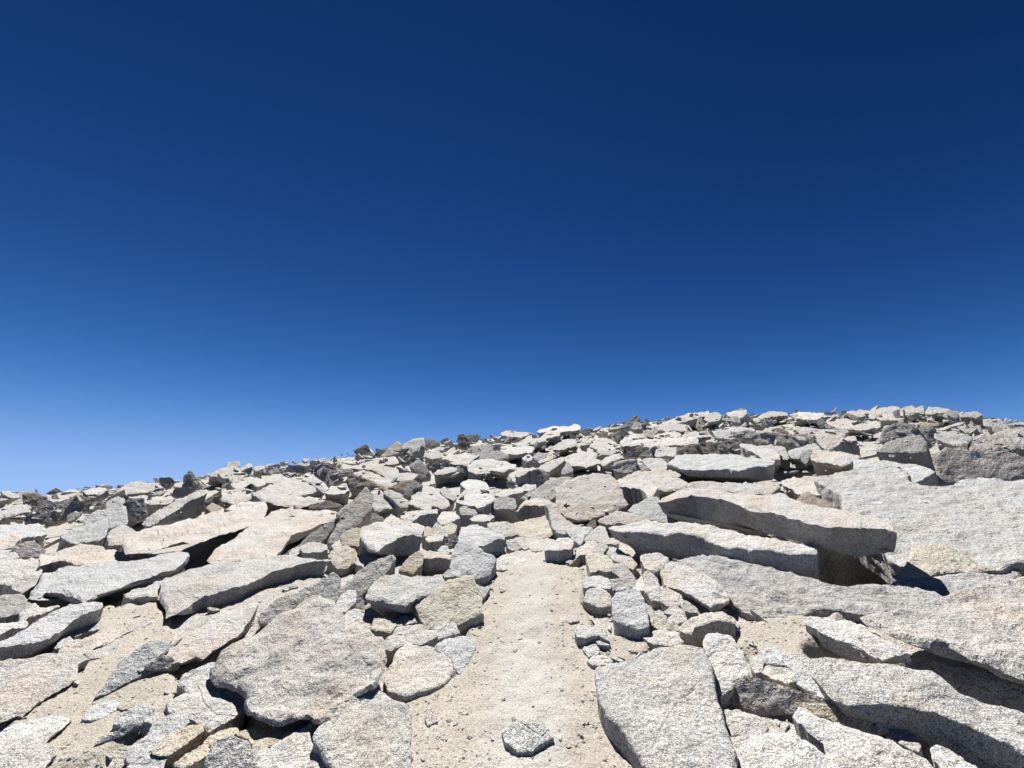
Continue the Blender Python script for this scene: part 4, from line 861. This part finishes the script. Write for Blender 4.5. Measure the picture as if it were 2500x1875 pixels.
def slab_mesh(P, unproj, bot, spc, size, nv, rough, seed, tmax, chips=(1, .12, .4, .5, .85)):
    """top face meshed in pixel space, ragged layered walls, plain bottom. Returns V, tris"""
    k = len(P)
    A = np.array([(p[0], p[1]) for p in P])
    x0, y0 = A.min(0); x1, y1 = A.max(0)
    rs_ = np.random.default_rng(seed + 900)
    gy = np.arange(y0, y1, spc * 0.8); gx = np.arange(x0, x1, spc)
    X, Y = np.meshgrid(gx, gy); X = X + (np.arange(len(gy)) % 2)[:, None] * spc * 0.5
    X = (X + rs_.uniform(-.28, .28, X.shape) * spc).ravel(); Y = (Y + rs_.uniform(-.28, .28, Y.shape) * spc).ravel()
    ins = inside_np(X, Y, P)
    X, Y = X[ins], Y[ins]
    # keep a small distance from the outline
    B = np.roll(A, -1, 0); dmin = np.full(len(X), 1e9)
    for i in range(k):
        d_ = B[i] - A[i]; L2 = max(d_ @ d_, 1e-9)
        f = np.clip(((X - A[i, 0]) * d_[0] + (Y - A[i, 1]) * d_[1]) / L2, 0, 1)
        dmin = np.minimum(dmin, np.hypot(X - A[i, 0] - f * d_[0], Y - A[i, 1] - f * d_[1]))
    far_ = dmin > 0.45 * spc
    X, Y, dmin = X[far_], Y[far_], dmin[far_]
    pts2 = [Vector((a, -b)) for a, b in A] + [Vector((a, -b)) for a, b in zip(X, Y)]
    out = delaunay_2d_cdt(pts2, [], [list(range(k))], 1, 1e-6)
    ov, of, orig = out[0], out[2], out[3]
    # map output verts to pixel positions
    XY = np.array([(v.x, -v.y) for v in ov])
    top = unproj(XY)
    edge_d = np.zeros(len(XY))
    idx_of = {}
    for i, og in enumerate(orig):
        for o_ in og:
            if o_ < k: idx_of.setdefault(o_, i)
            else: edge_d[i] = dmin[o_ - k]
    rim = [idx_of[i] for i in range(k)]
    tris = np.array([f_ if len(f_) == 3 else f_[:3] for f_ in of])
    # make the winding face along nv
    c = np.cross(top[tris[:, 1]] - top[tris[:, 0]], top[tris[:, 2]] - top[tris[:, 0]]).sum(0)
    if c @ nv < 0: tris = tris[:, ::-1]
    s = 1.0 / max(size, 0.05)
    Pn = top + seed * 1.37
    warp = np.stack([pn(Pn * 2.0 * s + 3.3), pn(Pn * 2.0 * s + 7.7), pn(Pn * 2.0 * s + 13.1)], 1) * 0.4 * size
    st = fbm((Pn + warp) * 1.7 * s + 21.0, 2) * 2.6
    fl = np.floor(st); steps = fl + sstep(0.25, 0.75, st - fl)
    inner = sstep(0, 5 * spc, edge_d)
    h = min(size, 2.0) * (0.018 * fbm(Pn * 1.3 * s + 1.7, 2) * inner + 0.007 * steps) + min(0.012, 0.012 * size) * fbm(Pn * 8.0, 2) + 0.0035 * pn(Pn * 30.0)
    # broken rim
    bev = np.exp(-(edge_d / (0.7 * spc)) ** 2)
    h = h - bev * min(0.022, 0.2 * tmax, 0.018 * size) * (0.45 + 0.9 * np.abs(pn(Pn * 5.0 * s + 9)))
    # broken-off corners: plane facets cut across the face
    e1 = np.cross(nv, [0.3, 0.1, 0.9]); e1 /= np.linalg.norm(e1); e2 = np.cross(nv, e1)
    cc = top.mean(0); uu, vv = (top - cc) @ e1, (top - cc) @ e2
    cut = np.zeros(len(top))
    for _ in range(chips[0]):
        th_ = rs_.uniform(0, 6.28); pr = uu * math.cos(th_) + vv * math.sin(th_)
        c_ = pr.max() * rs_.uniform(chips[3], chips[4])
        cut = np.maximum(cut, np.maximum(0, pr - c_) * rs_.uniform(chips[1], chips[2]))
    cut = np.minimum(cut, 0.55 * tmax)
    top = top + nv * (h * rough - cut)[:, None]
    rimv = top[rim]
    lev = int(np.clip(tmax / max(size * 0.035, 0.012), 2, 9))
    rings = [np.array(rim)]
    Vs = [top]; n = len(top); T = [tris]
    cen = bot.mean(0)
    outw = bot - cen; outw -= np.outer(outw @ nv, nv); outw /= np.linalg.norm(outw, axis=1)[:, None] + 1e-9
    off = rs_.uniform(0, 50)
    for l in range(1, lev + 1):
        f = l / lev
        R_ = rimv + (bot - rimv) * f
        a_ = min(0.055 * size, 0.24 * tmax, 0.12)
        lay = pn(np.stack([R_[:, 0] * 1.2 * s, R_[:, 1] * 1.2 * s, R_[:, 2] / max(0.16 * tmax, 0.02)], 1) + off)
        rag = fbm(R_ * 3.5 * s + off, 2)
        R_ = R_ + outw * ((0.55 * lay + 0.45 * rag - 0.12) * a_ * min(rough, 1.2))[:, None]
        Vs.append(R_); ring = np.arange(n, n + k); n += k
        p_ = rings[-1]
        q_ = np.stack([p_, np.roll(p_, -1), np.roll(ring, -1), ring], 1)
        T.append(q_[:, [0, 1, 2]]); T.append(q_[:, [0, 2, 3]])
        rings.append(ring)
    Vs.append(cen[None]); last = rings[-1]
    T.append(np.stack([last, np.roll(last, -1), np.full(k, n)], 1))
    V = np.concatenate(Vs)
    # orient walls outward
    w = np.concatenate(T[1:])
    fn = np.cross(V[T[1][:, 1]] - V[T[1][:, 0]], V[T[1][:, 2]] - V[T[1][:, 0]])
    if (fn * outw).sum() < 0: w = w[:, ::-1]
    return V, np.concatenate([T[0], w])

def poly_resample(P, step, amp, seed, grow=1.6):
    """walk the outline adding points and a little raggedness; P rows: x, y, t"""
    out, plain = [], []
    n = len(P)
    if sum(P[i][0] * P[(i + 1) % n][1] - P[(i + 1) % n][0] * P[i][1] for i in range(n)) < 0: P = P[::-1]
    rs = np.random.default_rng(seed)
    for i in range(n):
        a, b = np.array(P[i]), np.array(P[(i + 1) % n])
        L_ = math.hypot(b[0] - a[0], b[1] - a[1])
        k = max(1, int(round(L_ / step)))
        nx, ny = (b[1] - a[1]) / max(L_, 1e-6), -(b[0] - a[0]) / max(L_, 1e-6)
        for j in range(k):
            f = j / k
            q = a + (b - a) * f
            w = amp * 0.35 * rs.normal() * (0.4 if j == 0 else 1.0) + grow
            out.append((q[0] + nx * w, q[1] + ny * w, q[2]))
            plain.append((q[0] + nx * grow, q[1] + ny * grow, q[2]))
    # longer raggedness
    m = len(out); ph = rs.uniform(0, 99)
    A = np.array(out); C = np.array(plain)
    arc = np.concatenate([[0], np.cumsum(np.hypot(np.diff(C[:, 0]), np.diff(C[:, 1])))])
    dirs = np.roll(C[:, :2], -1, 0) - np.roll(C[:, :2], 1, 0); dirs /= np.linalg.norm(dirs, axis=1)[:, None] + 1e-9
    nn = np.stack([arc / (step * 6.0) + ph, np.full(m, ph), np.zeros(m)], 1)
    w2 = amp * 2.0 * fbm(nn, 3, 0.6)
    A[:, 0] += dirs[:, 1] * w2; A[:, 1] -= dirs[:, 0] * w2
    return [tuple(a) for a in A], plain

def inside_poly(x, y, P):
    c = False; n = len(P); j = n - 1
    for i in range(n):
        if (P[i][1] > y) != (P[j][1] > y) and x < (P[j][0] - P[i][0]) * (y - P[i][1]) / (P[j][1] - P[i][1]) + P[i][0]: c = not c
        j = i
    return c

def gslope(x, y):
    e = 0.4
    r = math.hypot(x, y); rx, ry = x / r, y / r
    zz = ground_z([x + rx * e, x - rx * e, x + ry * e, x - ry * e], [y + ry * e, y - ry * e, y - rx * e, y + rx * e])
    return (zz[0] - zz[1]) / (2 * e), (zz[2] - zz[3]) / (2 * e), rx, ry

BUILT = []      # (pixel box, bvh)
def cast(px, py, skip=None):
    """first thing already standing along the pixel's ray: distance along the unit ray"""
    d = ray(px, py).normalized(); best = None
    h = GROUND_BVH.ray_cast(EYE, d, 400)
    if h[0] is not None: best = h[3]
    for box, bv in BUILT:
        if box[0] <= px <= box[2] and box[1] <= py <= box[3]:
            h = bv.ray_cast(EYE, d, 400)
            if h[0] is not None and (best is None or h[3] < best): best = h[3]
    return best, d

NAMES = {'slab': ('flat_rock', 'flat rock'), 'boulder': ('granite_boulder', 'boulder'), 'block': ('block_rock', 'rock'),
         'stone': ('stone', 'stone'), 'outcrop': ('rock_outcrop', 'outcrop')}

for q in ROCKS:
    q['key'] = max(p[1] + (p[2] if p[2] is not None else q['t']) for p in q['P']) + q['o']
ROCKS.sort(key=lambda q: q['key'])
tot = 0
made = []
for qi, q in enumerate(ROCKS):
    steep = q['p'] is not None and q['p'] >= 43
    P = [(x, y, (q['t'] if t is None else t)) for x, y, t in q['P']]
    xs = [p[0] for p in P]; ys = [p[1] for p in P]
    wpx, hpx = max(xs) - min(xs), max(ys) - min(ys)
    spx = math.sqrt(wpx * hpx)
    P, P0 = poly_resample(P, max(4.5, spx / 26), min(3.0, 0.95 + spx / 140), qi)
    # where it stands: lowest visible point of its foot
    ai = max(range(len(P)), key=lambda i: P[i][1] + (0 if steep else P[i][2]))
    ax, ay, at_ = P[ai]
    foot = ay + (2 if steep else at_ + q['g'])
    dist, d = cast(ax, foot)
    if dist is None:
        hg = hit_ground(ax, foot); dist = (hg - EYE).length; d = (hg - EYE).normalized()
    Gp = EYE + d * dist
    ra = ray(ax, ay)
    Tp = EYE + ra * (math.hypot(Gp.x, Gp.y) / math.hypot(ra.x, ra.y))
    if steep: Tp = Gp
    sr, stn, rx, ry = gslope(Gp.x, Gp.y)
    base = math.degrees(math.atan(sr))
    pitch = (base + 3 + 2.5 * math.sin(qi * 12.9)) if q['p'] is None else q['p']
    roll = math.degrees(math.atan(stn)) + 4.0 * math.sin(qi * 7.3) if q['roll'] is None else q['roll']
    # sample pixels for the visibility test
    cx, cy = sum(xs) / len(xs), sum(ys) / len(ys)
    samp = [(p[0] + (cx - p[0]) * f, p[1] + (cy - p[1]) * f) for p in P[::max(1, len(P) // 14)] for f in (0.12, 0.5)]
    samp = [s_ for s_ in samp if inside_poly(s_[0], s_[1], P)]
    behind = []
    for sx, sy in samp:
        b, dd = cast(sx, sy)
        behind.append((b, dd))
    for it in range(26):
        n = Vector((-math.tan(math.radians(pitch)) * rx - math.tan(math.radians(roll)) * ry,
                    -math.tan(math.radians(pitch)) * ry + math.tan(math.radians(roll)) * rx, 1)).normalized()
        kk = n.dot(Tp - EYE)
        pts, ok = [], True
        for x, y, t in P:
            dd = ray(x, y); den = n.dot(dd)
            if den > -1e-4: ok = False; break
            pts.append(EYE + dd * (kk / den))
        if ok:
            rad = [p.x * rx + p.y * ry for p in pts]; tan_ = [p.x * ry - p.y * rx for p in pts]
            er, et = max(rad) - min(rad), max(tan_) - min(tan_)
            if er > max(1.7 * et, 0.3) and pitch < 60: ok = False
            hid = 0
            for b, dd in behind:
                den = n.dot(dd)
                dp = kk / den if den < -1e-4 else 1e9
                if b is not None and dp > b - 0.012: hid += 1
            if hid > 0.10 * max(1, len(behind)) and pitch < 62 and it < 22: ok = False
        if ok: break
        pitch += 2.0
    pts = np.array([tuple(p) for p in pts])
    pts0 = np.array([tuple(EYE + ray(x, y) * (kk / n.dot(ray(x, y)))) for x, y, _ in P0])
    depth = np.array([project(p)[2] for p in pts])
    dmin = float(depth.min())
    size = math.sqrt(max(er, 0.05) * max(et, 0.05))
    vpx = min(4.6, max(1.7, spx / 42))
    vox = vpx * max(dmin, 0.8) / FPX
    vox = max(vox, max(er, et) / 260)
    tm = np.array([p[2] for p in P]) * depth / FPX * 1.04
    away = np.array([rx, ry, 0.0]); nv = np.array(tuple(n))
    gz = ground_z(pts[:, 0], pts[:, 1])
    hgt = pts[:, 2] - gz
    if steep or pitch > 50:
        th = max(0.30 * min(er + 0.2, et), 4 * vox, 0.35 * size)
        bot = pts0 - nv * th + np.array([0, 0, -0.25 * th])
        cen = bot.mean(0); bot = cen + (bot - cen) * 0.86
    else:
        tm = np.maximum(tm, 3.2 * vox if q['rnd'] >= 3 else 0.02)
        rad = np.array(rad); w = (rad - rad.min()) / max(er, 1e-3)
        if q['g'] > 0 or q['n'] == 'slab' or q['G'] == CR['G']: need = (sstep(0.6, 0.9, w) if q['deep'] else sstep(0.25, 0.7, w)) * np.minimum(hgt + 0.30, 1.1)
        else: need = np.minimum(hgt + 0.30, 0.9)
        tm = np.maximum(tm, need)
        ut = np.minimum(q['u'] * np.minimum(tm, 0.25), 0.3 * er)
        bot = pts0 + np.array([0, 0, -1.0]) * tm[:, None] + away * (ut * (1 - w))[:, None]
        cen = bot.mean(0)
        bot[:, :2] = cen[:2] + (bot[:, :2] - cen[:2]) * 0.965
    k = len(pts)
    V = np.concatenate([pts, bot])
    F = [list(range(k)), list(range(2 * k - 1, k - 1, -1))] + [[i, k + i, k + (i + 1) % k, (i + 1) % k] for i in range(k)]
    ar = sum(P[i][0] * P[(i + 1) % k][1] - P[(i + 1) % k][0] * P[i][1] for i in range(k))
    if ar > 0: F = [f_[::-1] for f_ in F]
    bv = BVHTree.FromPolygons([tuple(v) for v in V], F)
    pxs = [project(v)[:2] for v in V]
    BUILT.append(((min(a for a, b in pxs), min(b for a, b in pxs), max(a for a, b in pxs), max(b for a, b in pxs)), bv))
    if q['rnd'] >= 3:
        V2, Q2 = remesh(V, F, vox)
        if len(V2) < 8:
            print('EMPTY', q['L'], vox); continue
        V2 = relax(V2, Q2, q['rnd'])
        V2 = weather(V2, Q2, min(size, 1.0), vox, nv, q['rough'] * 0.45, qi * 3.17)
    else:
        def unproj(XY):
            x_, y_ = XY[:, 0] - W / 2, H / 2 - XY[:, 1]
            D = np.stack([x_, FPX * CP - y_ * SP, y_ * CP + FPX * SP], 1)
            return np.array([0, 0, CAMZ]) + D * (kk / (D @ nv))[:, None]
        V2, Q2 = slab_mesh(P, unproj, bot, min(5.5, max(2.2, spx / 34)), size, nv, q['rough'], qi, float(np.linalg.norm(bot - pts, axis=1).mean()),
                           chips=((0, 0, 0, 0, 0) if q['n'] in ('slab', 'outcrop') or spx < 40 else (1, .10, .30, .55, .85)))
    org = np.array([Gp.x, Gp.y, float(ground_z(Gp.x, Gp.y)[0])])
    nm, cat = NAMES[q['n']]
    me = quads_mesh(nm, V2 - org, Q2, sharp=(50 if q['rnd'] >= 3 else 24))
    me.materials.append(MAT[q['c']])
    made.append((nm, me, org, q))
    tot += len(Q2)
    if size > 9: print('BIG', round(size, 1), round(er, 1), round(et, 1), round(pitch), q['L'])
CUT = (' with ', ' on ', ' at ', ' below ', ' under ', ' left ', ' right ', ' in ', ' beneath ', ' lying ', ' above ', ' behind ', ' among ', ' between ', ' standing ', ' resting ',
       ' beside ', ' against ', ' leaning ', ' near ', ' running ', ' rising ', ' pointing ', ' filling ', ' covering ', ' propped ', ' lifted ', ' just ', ' tucked ', ' half ', ' of rock ', ' raised ', ' ending ')
def short(s_):
    e = min([s_.find(c) for c in CUT if s_.find(c) > 8] + [len(s_)])
    return ' '.join(s_[:e].split()[:8])
SHADE = {'o': 'grey', 'w': 'pale', 'b': 'bluish-grey', 'p': 'cream', 'y': 'tan', 'g': 'grey', 'r': 'brownish'}
WORD = {FS['G']: 'tilted slab', FD['G']: 'shaded boulder', CR['G']: 'skyline rock', MR['G']: 'low rock', PL['G']: 'wedged stone', PR['G']: 'piled stone', SD['G']: 'flake in the sand'}
marks = [(org, q) for nm, me, org, q in made if q['G'] is None]
for nm, me, org, q in made:
    if q['G'] is not None:
        near_ = min(marks, key=lambda m_: float(np.sum((m_[0] - org) ** 2)))[1]
        q['L'] = ('small %s %s next to the %s' % (SHADE[q['c']], WORD[q['G']], short(near_['L'])))
for nm, me, org, q in made:
    link(nm, me, None, tuple(org), label=q['L'], cat=NAMES[q['n']][1], group=q['G'])
print('rocks', len(made), 'faces', tot, time.time() - T0)

# ------------------------------------------------------------------ loose rubble in the gaps
def lib_rock(seed, flat, spc=8.0, step=7):
    rs = np.random.default_rng(seed)
    k = int(rs.integers(3, 7))
    an = np.linspace(0, 2 * math.pi, k, endpoint=False) + rs.uniform(-.45, .45, k) * (6.28 / k) * 0.8
    rd = rs.uniform(0.36, 0.62, k)
    el = rs.uniform(0.32, 0.75)
    P = [(100 * math.cos(a) * r, 100 * math.sin(a) * r * el, 0) for a, r in zip(an, rd)]
    P, P0 = poly_resample(P, step, 1.6, seed, 0)
    tl = rs.uniform(-.25, .25, 2) * flat
    def unproj(XY): return np.stack([XY[:, 0] / 100, -XY[:, 1] / 100, flat + (XY[:, 0] * tl[0] + XY[:, 1] * tl[1]) / 50], 1)
    top = unproj(np.array([(p[0], p[1]) for p in P0]))
    bot = top * np.array([.78, .78, 0]) + np.array([rs.uniform(-.1, .1), rs.uniform(-.1, .1), -0.02])
    return slab_mesh(P, unproj, bot, spc, 0.9, np.array([0, 0, 1.0]), 1.3, seed, flat, chips=(1, .1, .3, .5, .85))

LIB = [lib_rock(100 + i, [0.06, 0.09, 0.13, 0.22][i % 4]) for i in range(24)]
LOW = [lib_rock(500 + i, [0.07, 0.12, 0.2, 0.3][i % 4], 22.0, 16) for i in range(20)]
def tiny(seed):
    rs = np.random.default_rng(seed)
    k = 6
    an = np.linspace(0, 2 * math.pi, k, endpoint=False) + rs.uniform(-.25, .25, k)
    rd = rs.uniform(.38, .55, k)
    a = np.stack([np.cos(an) * rd, np.sin(an) * rd, rs.uniform(-.05, .1, k)], 1)
    b = np.stack([np.cos(an) * rd * .6, np.sin(an) * rd * .6, rs.uniform(.28, .42, k)], 1)
    V = np.concatenate([a, b, [[0, 0, .44]], [[0, 0, -.2]]])
    T = []
    for i in range(k):
        j = (i + 1) % k
        T += [[i, j, k + j], [i, k + j, k + i], [k + i, k + j, 2 * k], [i, 2 * k + 1, j]]
    return V, np.array(T)
TINY = [tiny(i) for i in range(12)]
bpy.data.objects.remove(tmp); bpy.data.collections.remove(tmp_scene_col)

def scatter_mesh(name, items, lib, smooth=True):
    """items: (pos, scale xyz, rotation 3x3, lib index) -> one mesh"""
    Vs, Qs, n = [], [], 0
    for pos, sc, M, li in items:
        V, Q = lib[li]
        Vs.append((V * sc) @ M.T + pos); Qs.append(Q + n); n += len(V)
    return quads_mesh(name, np.concatenate(Vs), np.concatenate(Qs), smooth=smooth, sharp=(24 if smooth else None))

def rotm(az, tx, ty, nrm=None):
    ca, sa = math.cos(az), math.sin(az)
    Z = np.array([[ca, -sa, 0], [sa, ca, 0], [0, 0, 1]])
    X = np.array([[1, 0, 0], [0, math.cos(tx), -math.sin(tx)], [0, math.sin(tx), math.cos(tx)]])
    Yr = np.array([[math.cos(ty), 0, math.sin(ty)], [0, 1, 0], [-math.sin(ty), 0, math.cos(ty)]])
    M = X @ Yr @ Z
    if nrm is not None:
        nz = np.array(nrm) / np.linalg.norm(nrm); ux = np.cross([0, 1, 0], nz); ux /= np.linalg.norm(ux); uy = np.cross(nz, ux)
        M = np.stack([ux, uy, nz], 1) @ M
    return M

def in_sand(px, py):
    return any(inside_poly(px, py, s_) for s_ in SANDS + [h_[0] for h_ in HOLLOWS])

def covered(x, y):
    for box, bv in BUILT:
        if box[0] <= x <= box[2] and box[1] <= y <= box[3] and bv.ray_cast(EYE, ray(x, y).normalized(), 400)[0] is not None: return True
    return False

rs = np.random.default_rng(5)
# which pixels of the slope are still bare (a coarse map, made once)
STEP = 8
mx = np.arange(-40, 2544, STEP); my = np.arange(980, 1884, STEP)
bare = np.zeros((len(my), len(mx)), bool)
for i_, y_ in enumerate(my):
    for j_, x_ in enumerate(mx):
        if covered(x_, y_) or in_sand(x_, y_): continue
        if GROUND_BVH.ray_cast(EYE, ray(x_, y_).normalized(), 400)[0] is None: continue
        bare[i_, j_] = True
print('bare', bare.mean(), time.time() - T0)
cand = []
bi, bj = np.nonzero(bare)
order = rs.permutation(len(bi))
left = bare.copy()
for pas, (wpx, frac) in enumerate(((84, .25), (58, .5), (40, .7), (26, .9), (17, 1), (11, 1))):
    h_ = max(1, int(wpx / STEP * 0.5)); v_ = max(1, int(wpx / STEP * 0.28))
    for o_ in rs.permutation(len(bi)):
        i_, j_ = bi[o_], bj[o_]
        if not left[i_, j_] or rs.random() > frac: continue
        if wpx > 40 and my[i_] > 1330 and wpx > 60: continue
        sub = bare[max(0, i_ - v_):i_ + v_ + 1, max(0, j_ - h_):j_ + h_ + 1]
        if sub.mean() < (0.72 if wpx > 20 else 0.3): continue
        left[max(0, i_ - v_):i_ + v_ + 1, max(0, j_ - h_):j_ + h_ + 1] = False
        px, py = mx[j_] + rs.uniform(-4, 4), my[i_] + 0.22 * wpx + rs.uniform(-4, 4)
        g_ = hit_ground(px, py)
        dp = project(g_)[2]
        cand.append((wpx * rs.uniform(.85, 1.25), g_.x, g_.y, g_.z, wpx * rs.uniform(.9, 1.3) * dp / FPX))
# small plates littering the tops of the far rocks
chips_ = []
for _ in range(1100):
    px, py = rs.uniform(-30, 2530), 1000 + 260 * rs.random() ** 1.3
    if px > 1900 and py > 1150 or (1560 < px < 1900 and py > 1100): continue
    dist, d = cast(px, py); d2 = cast(px, py + 6)[0]
    if dist is None or d2 is None or in_sand(px, py): continue
    g_ = EYE + d * dist; g2_ = EYE + ray(px, py + 6).normalized() * d2
    if g_.z - g2_.z > 0.7 * math.hypot(g_.x - g2_.x, g_.y - g2_.y): continue
    chips_.append((g_.x, g_.y, g_.z, (5 + 20 * rs.random() ** 2.5) * project(g_)[2] / FPX))
# shards standing at odd angles all over the upper slope
for _ in range(900):
    px = rs.uniform(-20, 2520)
    cy0 = float(np.interp(px, [c[0] for c in CREST], [c[1] for c in CREST]))
    py = cy0 + 2 + 75 * rs.random() ** 1.4
    dist, d = cast(px, py)
    if dist is None: continue
    g_ = EYE + d * dist
    if math.hypot(g_.x, g_.y) < 9: continue
    chips_.append((g_.x, g_.y, g_.z - 0.02, (9 + 26 * rs.random() ** 2) * project(g_)[2] / FPX))
# a ragged skyline
for px in np.arange(-20, 2520, 9.0):
    if rs.random() < 0.25: continue
    py = 985
    while py < 1260 and GROUND_BVH.ray_cast(EYE, ray(px, py).normalized(), 400)[0] is None: py += 3
    g_ = hit_ground(px, py + rs.uniform(0, 9))
    chips_.append((g_.x, g_.y, g_.z, rs.uniform(8, 30) * project(g_)[2] / FPX))
# the slope goes on past the picture's edges
for _ in range(900):
    a_ = rs.uniform(-88, 88); r_ = 2.2 + 30 * rs.random() ** 0.7
    x_, y_ = r_ * math.sin(math.radians(a_)), r_ * math.cos(math.radians(a_))
    z_ = float(ground_z(x_, y_)[0]); px, py, dp = project((x_, y_, z_))
    if dp > 0.2 and -40 < px < 2540 and py < 1950: continue
    if abs(x_) < 0.9 and y_ < 2.5: continue
    cand.append((0, x_, y_, z_, (0.25 + 0.8 * rs.random() ** 2) * min(1, .4 + r_ / 12)))
# broken chips on the near ground, thickest along the path and against the rocks
PILE = [[(1150, 1340), (1240, 1330), (1215, 1440), (1160, 1560), (1120, 1650), (1000, 1760), (880, 1720), (1050, 1500)], [(1390, 1340), (1560, 1420), (1700, 1520), (1640, 1580), (1480, 1630), (1400, 1480)]]
n_ = 9000
aa_ = np.radians(rs.uniform(-56, 56, n_)); ra_ = 1.6 + 5.5 * rs.random(n_) ** 0.9
cx_, cy_ = ra_ * np.sin(aa_), ra_ * np.cos(aa_)
qx, qy, qd = project_np(np.stack([cx_, cy_, ground_z(cx_, cy_)], 1))
pile = np.zeros(n_, bool); snd = np.zeros(n_, bool)
for s_ in PILE: pile |= inside_np(qx, qy, s_)
for s_ in SANDS: snd |= inside_np(qx, qy, s_)
trail_ = inside_np(qx, qy, SANDS[-1])
keep_ = rs.random(n_) < np.where(pile, 0.75, np.where(trail_, 0.04, np.where(snd, 0.16, 0.30)))
for i in np.nonzero(keep_)[0]:
    z_ = top_z(cx_[i], cy_[i])
    if z_ is not None: chips_.append((cx_[i], cy_[i], z_, 0.015 + (0.035 if trail_[i] else 0.085) * rs.random() ** 3))
cand.sort(reverse=True)
items = []
lib_me = {}
from mathutils import Matrix
NIND = 70
for i, (wpx, x, y, z, sz) in enumerate(cand):
    li = int(rs.integers(0, len(LIB)))
    sr, stn, rx, ry = gslope(x, y)
    nrm = (-sr * rx - stn * ry, -sr * ry + stn * rx, 1)
    az_ = rs.normal() * 0.45 + (math.pi if rs.random() < .5 else 0) - math.atan2(x, y) if rs.random() < 0.7 else rs.uniform(0, 6.28)
    M = rotm(az_, 0, 0)
    M = rotm(0, rs.normal() * 0.28 + 0.05, rs.normal() * 0.28, nrm) @ M
    sc = np.array([sz * rs.uniform(.9, 1.5), sz * rs.uniform(.8, 1.2), sz * rs.uniform(.7, 1.2)])
    pos = np.array([x, y, z - 0.07 - 0.02 * sz])
    if i < NIND:
        c = rs.choice(['w', 'w', 'b', 'p', 'g', 'y'])
        if (li, c) not in lib_me:
            me = quads_mesh('rubble_rock', LIB[li][0], LIB[li][1], sharp=24); me.materials.append(MAT[c]); lib_me[(li, c)] = me
        o = link('rubble_rock', lib_me[(li, c)], None, label='loose %s rubble rock next to the %s' % (SHADE[c], short(min(marks, key=lambda m_: float(np.sum((m_[0] - pos) ** 2)))[1]['L'])), cat='rock', group='rubble rocks in gaps of the slope')
        Mx = M @ np.diag(sc)
        o.matrix_world = Matrix([[*Mx[0], pos[0]], [*Mx[1], pos[1]], [*Mx[2], pos[2]], [0, 0, 0, 1]])
    else:
        items.append((pos, sc, M, li))
for ci, c in enumerate(('w', 'p', 'g', 'b')):
    sub = [it for j, it in enumerate(items) if (j * 7919) % 10 in ((0, 1, 2, 3), (4, 5), (6, ), (7, 8, 9))[ci]]
    if sub: link('rubble', scatter_mesh('rubble', sub, LIB), MAT[c], kind='stuff', label='scattered small granite rubble covering the slope between the larger rocks', cat='rubble')
low_items = []
for x, y, z, sz in chips_:
    sr, stn, rx, ry = gslope(x, y) if False else (0.25, 0.0, x / math.hypot(x, y), y / math.hypot(x, y))
    far_ = 0.38 if math.hypot(x, y) > 9 else 0.25
    M = rotm(0, rs.normal() * far_, rs.normal() * far_, (-sr * rx, -sr * ry, 1)) @ rotm(rs.uniform(0, 6.28), 0, 0)
    low_items.append((np.array([x, y, z - (0.03 if math.hypot(x, y) > 7 else 0.0) - 0.05 * sz]), np.array([sz * rs.uniform(.9, 1.4), sz * rs.uniform(.7, 1.1), sz * rs.uniform(.8, 1.5)]), M, int(rs.integers(0, len(LOW)))))
for ci, c in enumerate(('w', 'p', 'b')):
    link('stone_chips', scatter_mesh('stone_chips', low_items[ci::3], LOW), MAT[c], kind='stuff', label='small broken granite chips littering the rocks and the path sides', cat='stone chips')
print('fill', len(cand), len(low_items), time.time() - T0)

# grit and pebbles on the path and the sand
def pebbles(n, sizes, mode, rmax, lim):
    a = np.radians(rs.uniform(-lim, lim, n)); r = 1.5 + (rmax - 1.5) * rs.random(n) ** 1.2
    x, y = r * np.sin(a), r * np.cos(a); z = ground_z(x, y)
    px, py, dp = project_np(np.stack([x, y, z], 1))
    l = np.interp(-py, [-e[0] for e in edge], [e[1] for e in edge]); rr_ = np.interp(-py, [-e[0] for e in edge], [e[2] for e in edge])
    m = (px - l) / (rr_ - l)
    onp = (py > 1365) & (py < 1950) & (m > -.15) & (m < 1.15)
    if mode == 'path': keep = onp & (rs.random(n) < 0.10 + 1.1 * np.abs(m - 0.5))
    else:
        keep = np.zeros(n, bool)
        for s_ in SANDS: keep |= inside_np(px, py, s_)
        keep &= ~onp
    out = []
    for i in np.nonzero(keep & (dp > .5))[0]:
        s_ = sizes[0] + (sizes[1] - sizes[0]) * rs.random() ** 5
        z_ = top_z(x[i], y[i])
        if z_ is None: continue
        out.append((np.array([x[i], y[i], z_ - 0.10 * s_]), np.array([s_, s_ * rs.uniform(.6, 1), s_ * rs.uniform(.25, .6)]), rotm(rs.uniform(0, 6.28), rs.normal() * .2 + .2, rs.normal() * .2), int(rs.integers(0, len(TINY)))))
    return out
P1 = pebbles(22000, (0.005, 0.045), 'path', 5.0, 26)
P2 = pebbles(80000, (0.004, 0.038), 'sand', 6.5, 58)
link('gravel', scatter_mesh('gravel', P1 + P2[::2], TINY, False), MAT['p'], kind='stuff', label='fine tan gravel strewn over the path and the sand', cat='gravel')
link('gravel', scatter_mesh('gravel', P2[1::2], TINY, False), MAT['w'], kind='stuff', label='fine whitish gravel strewn over the sand between rocks', cat='gravel')
print('rubble', len(items), 'pebbles', len(P1), len(P2))
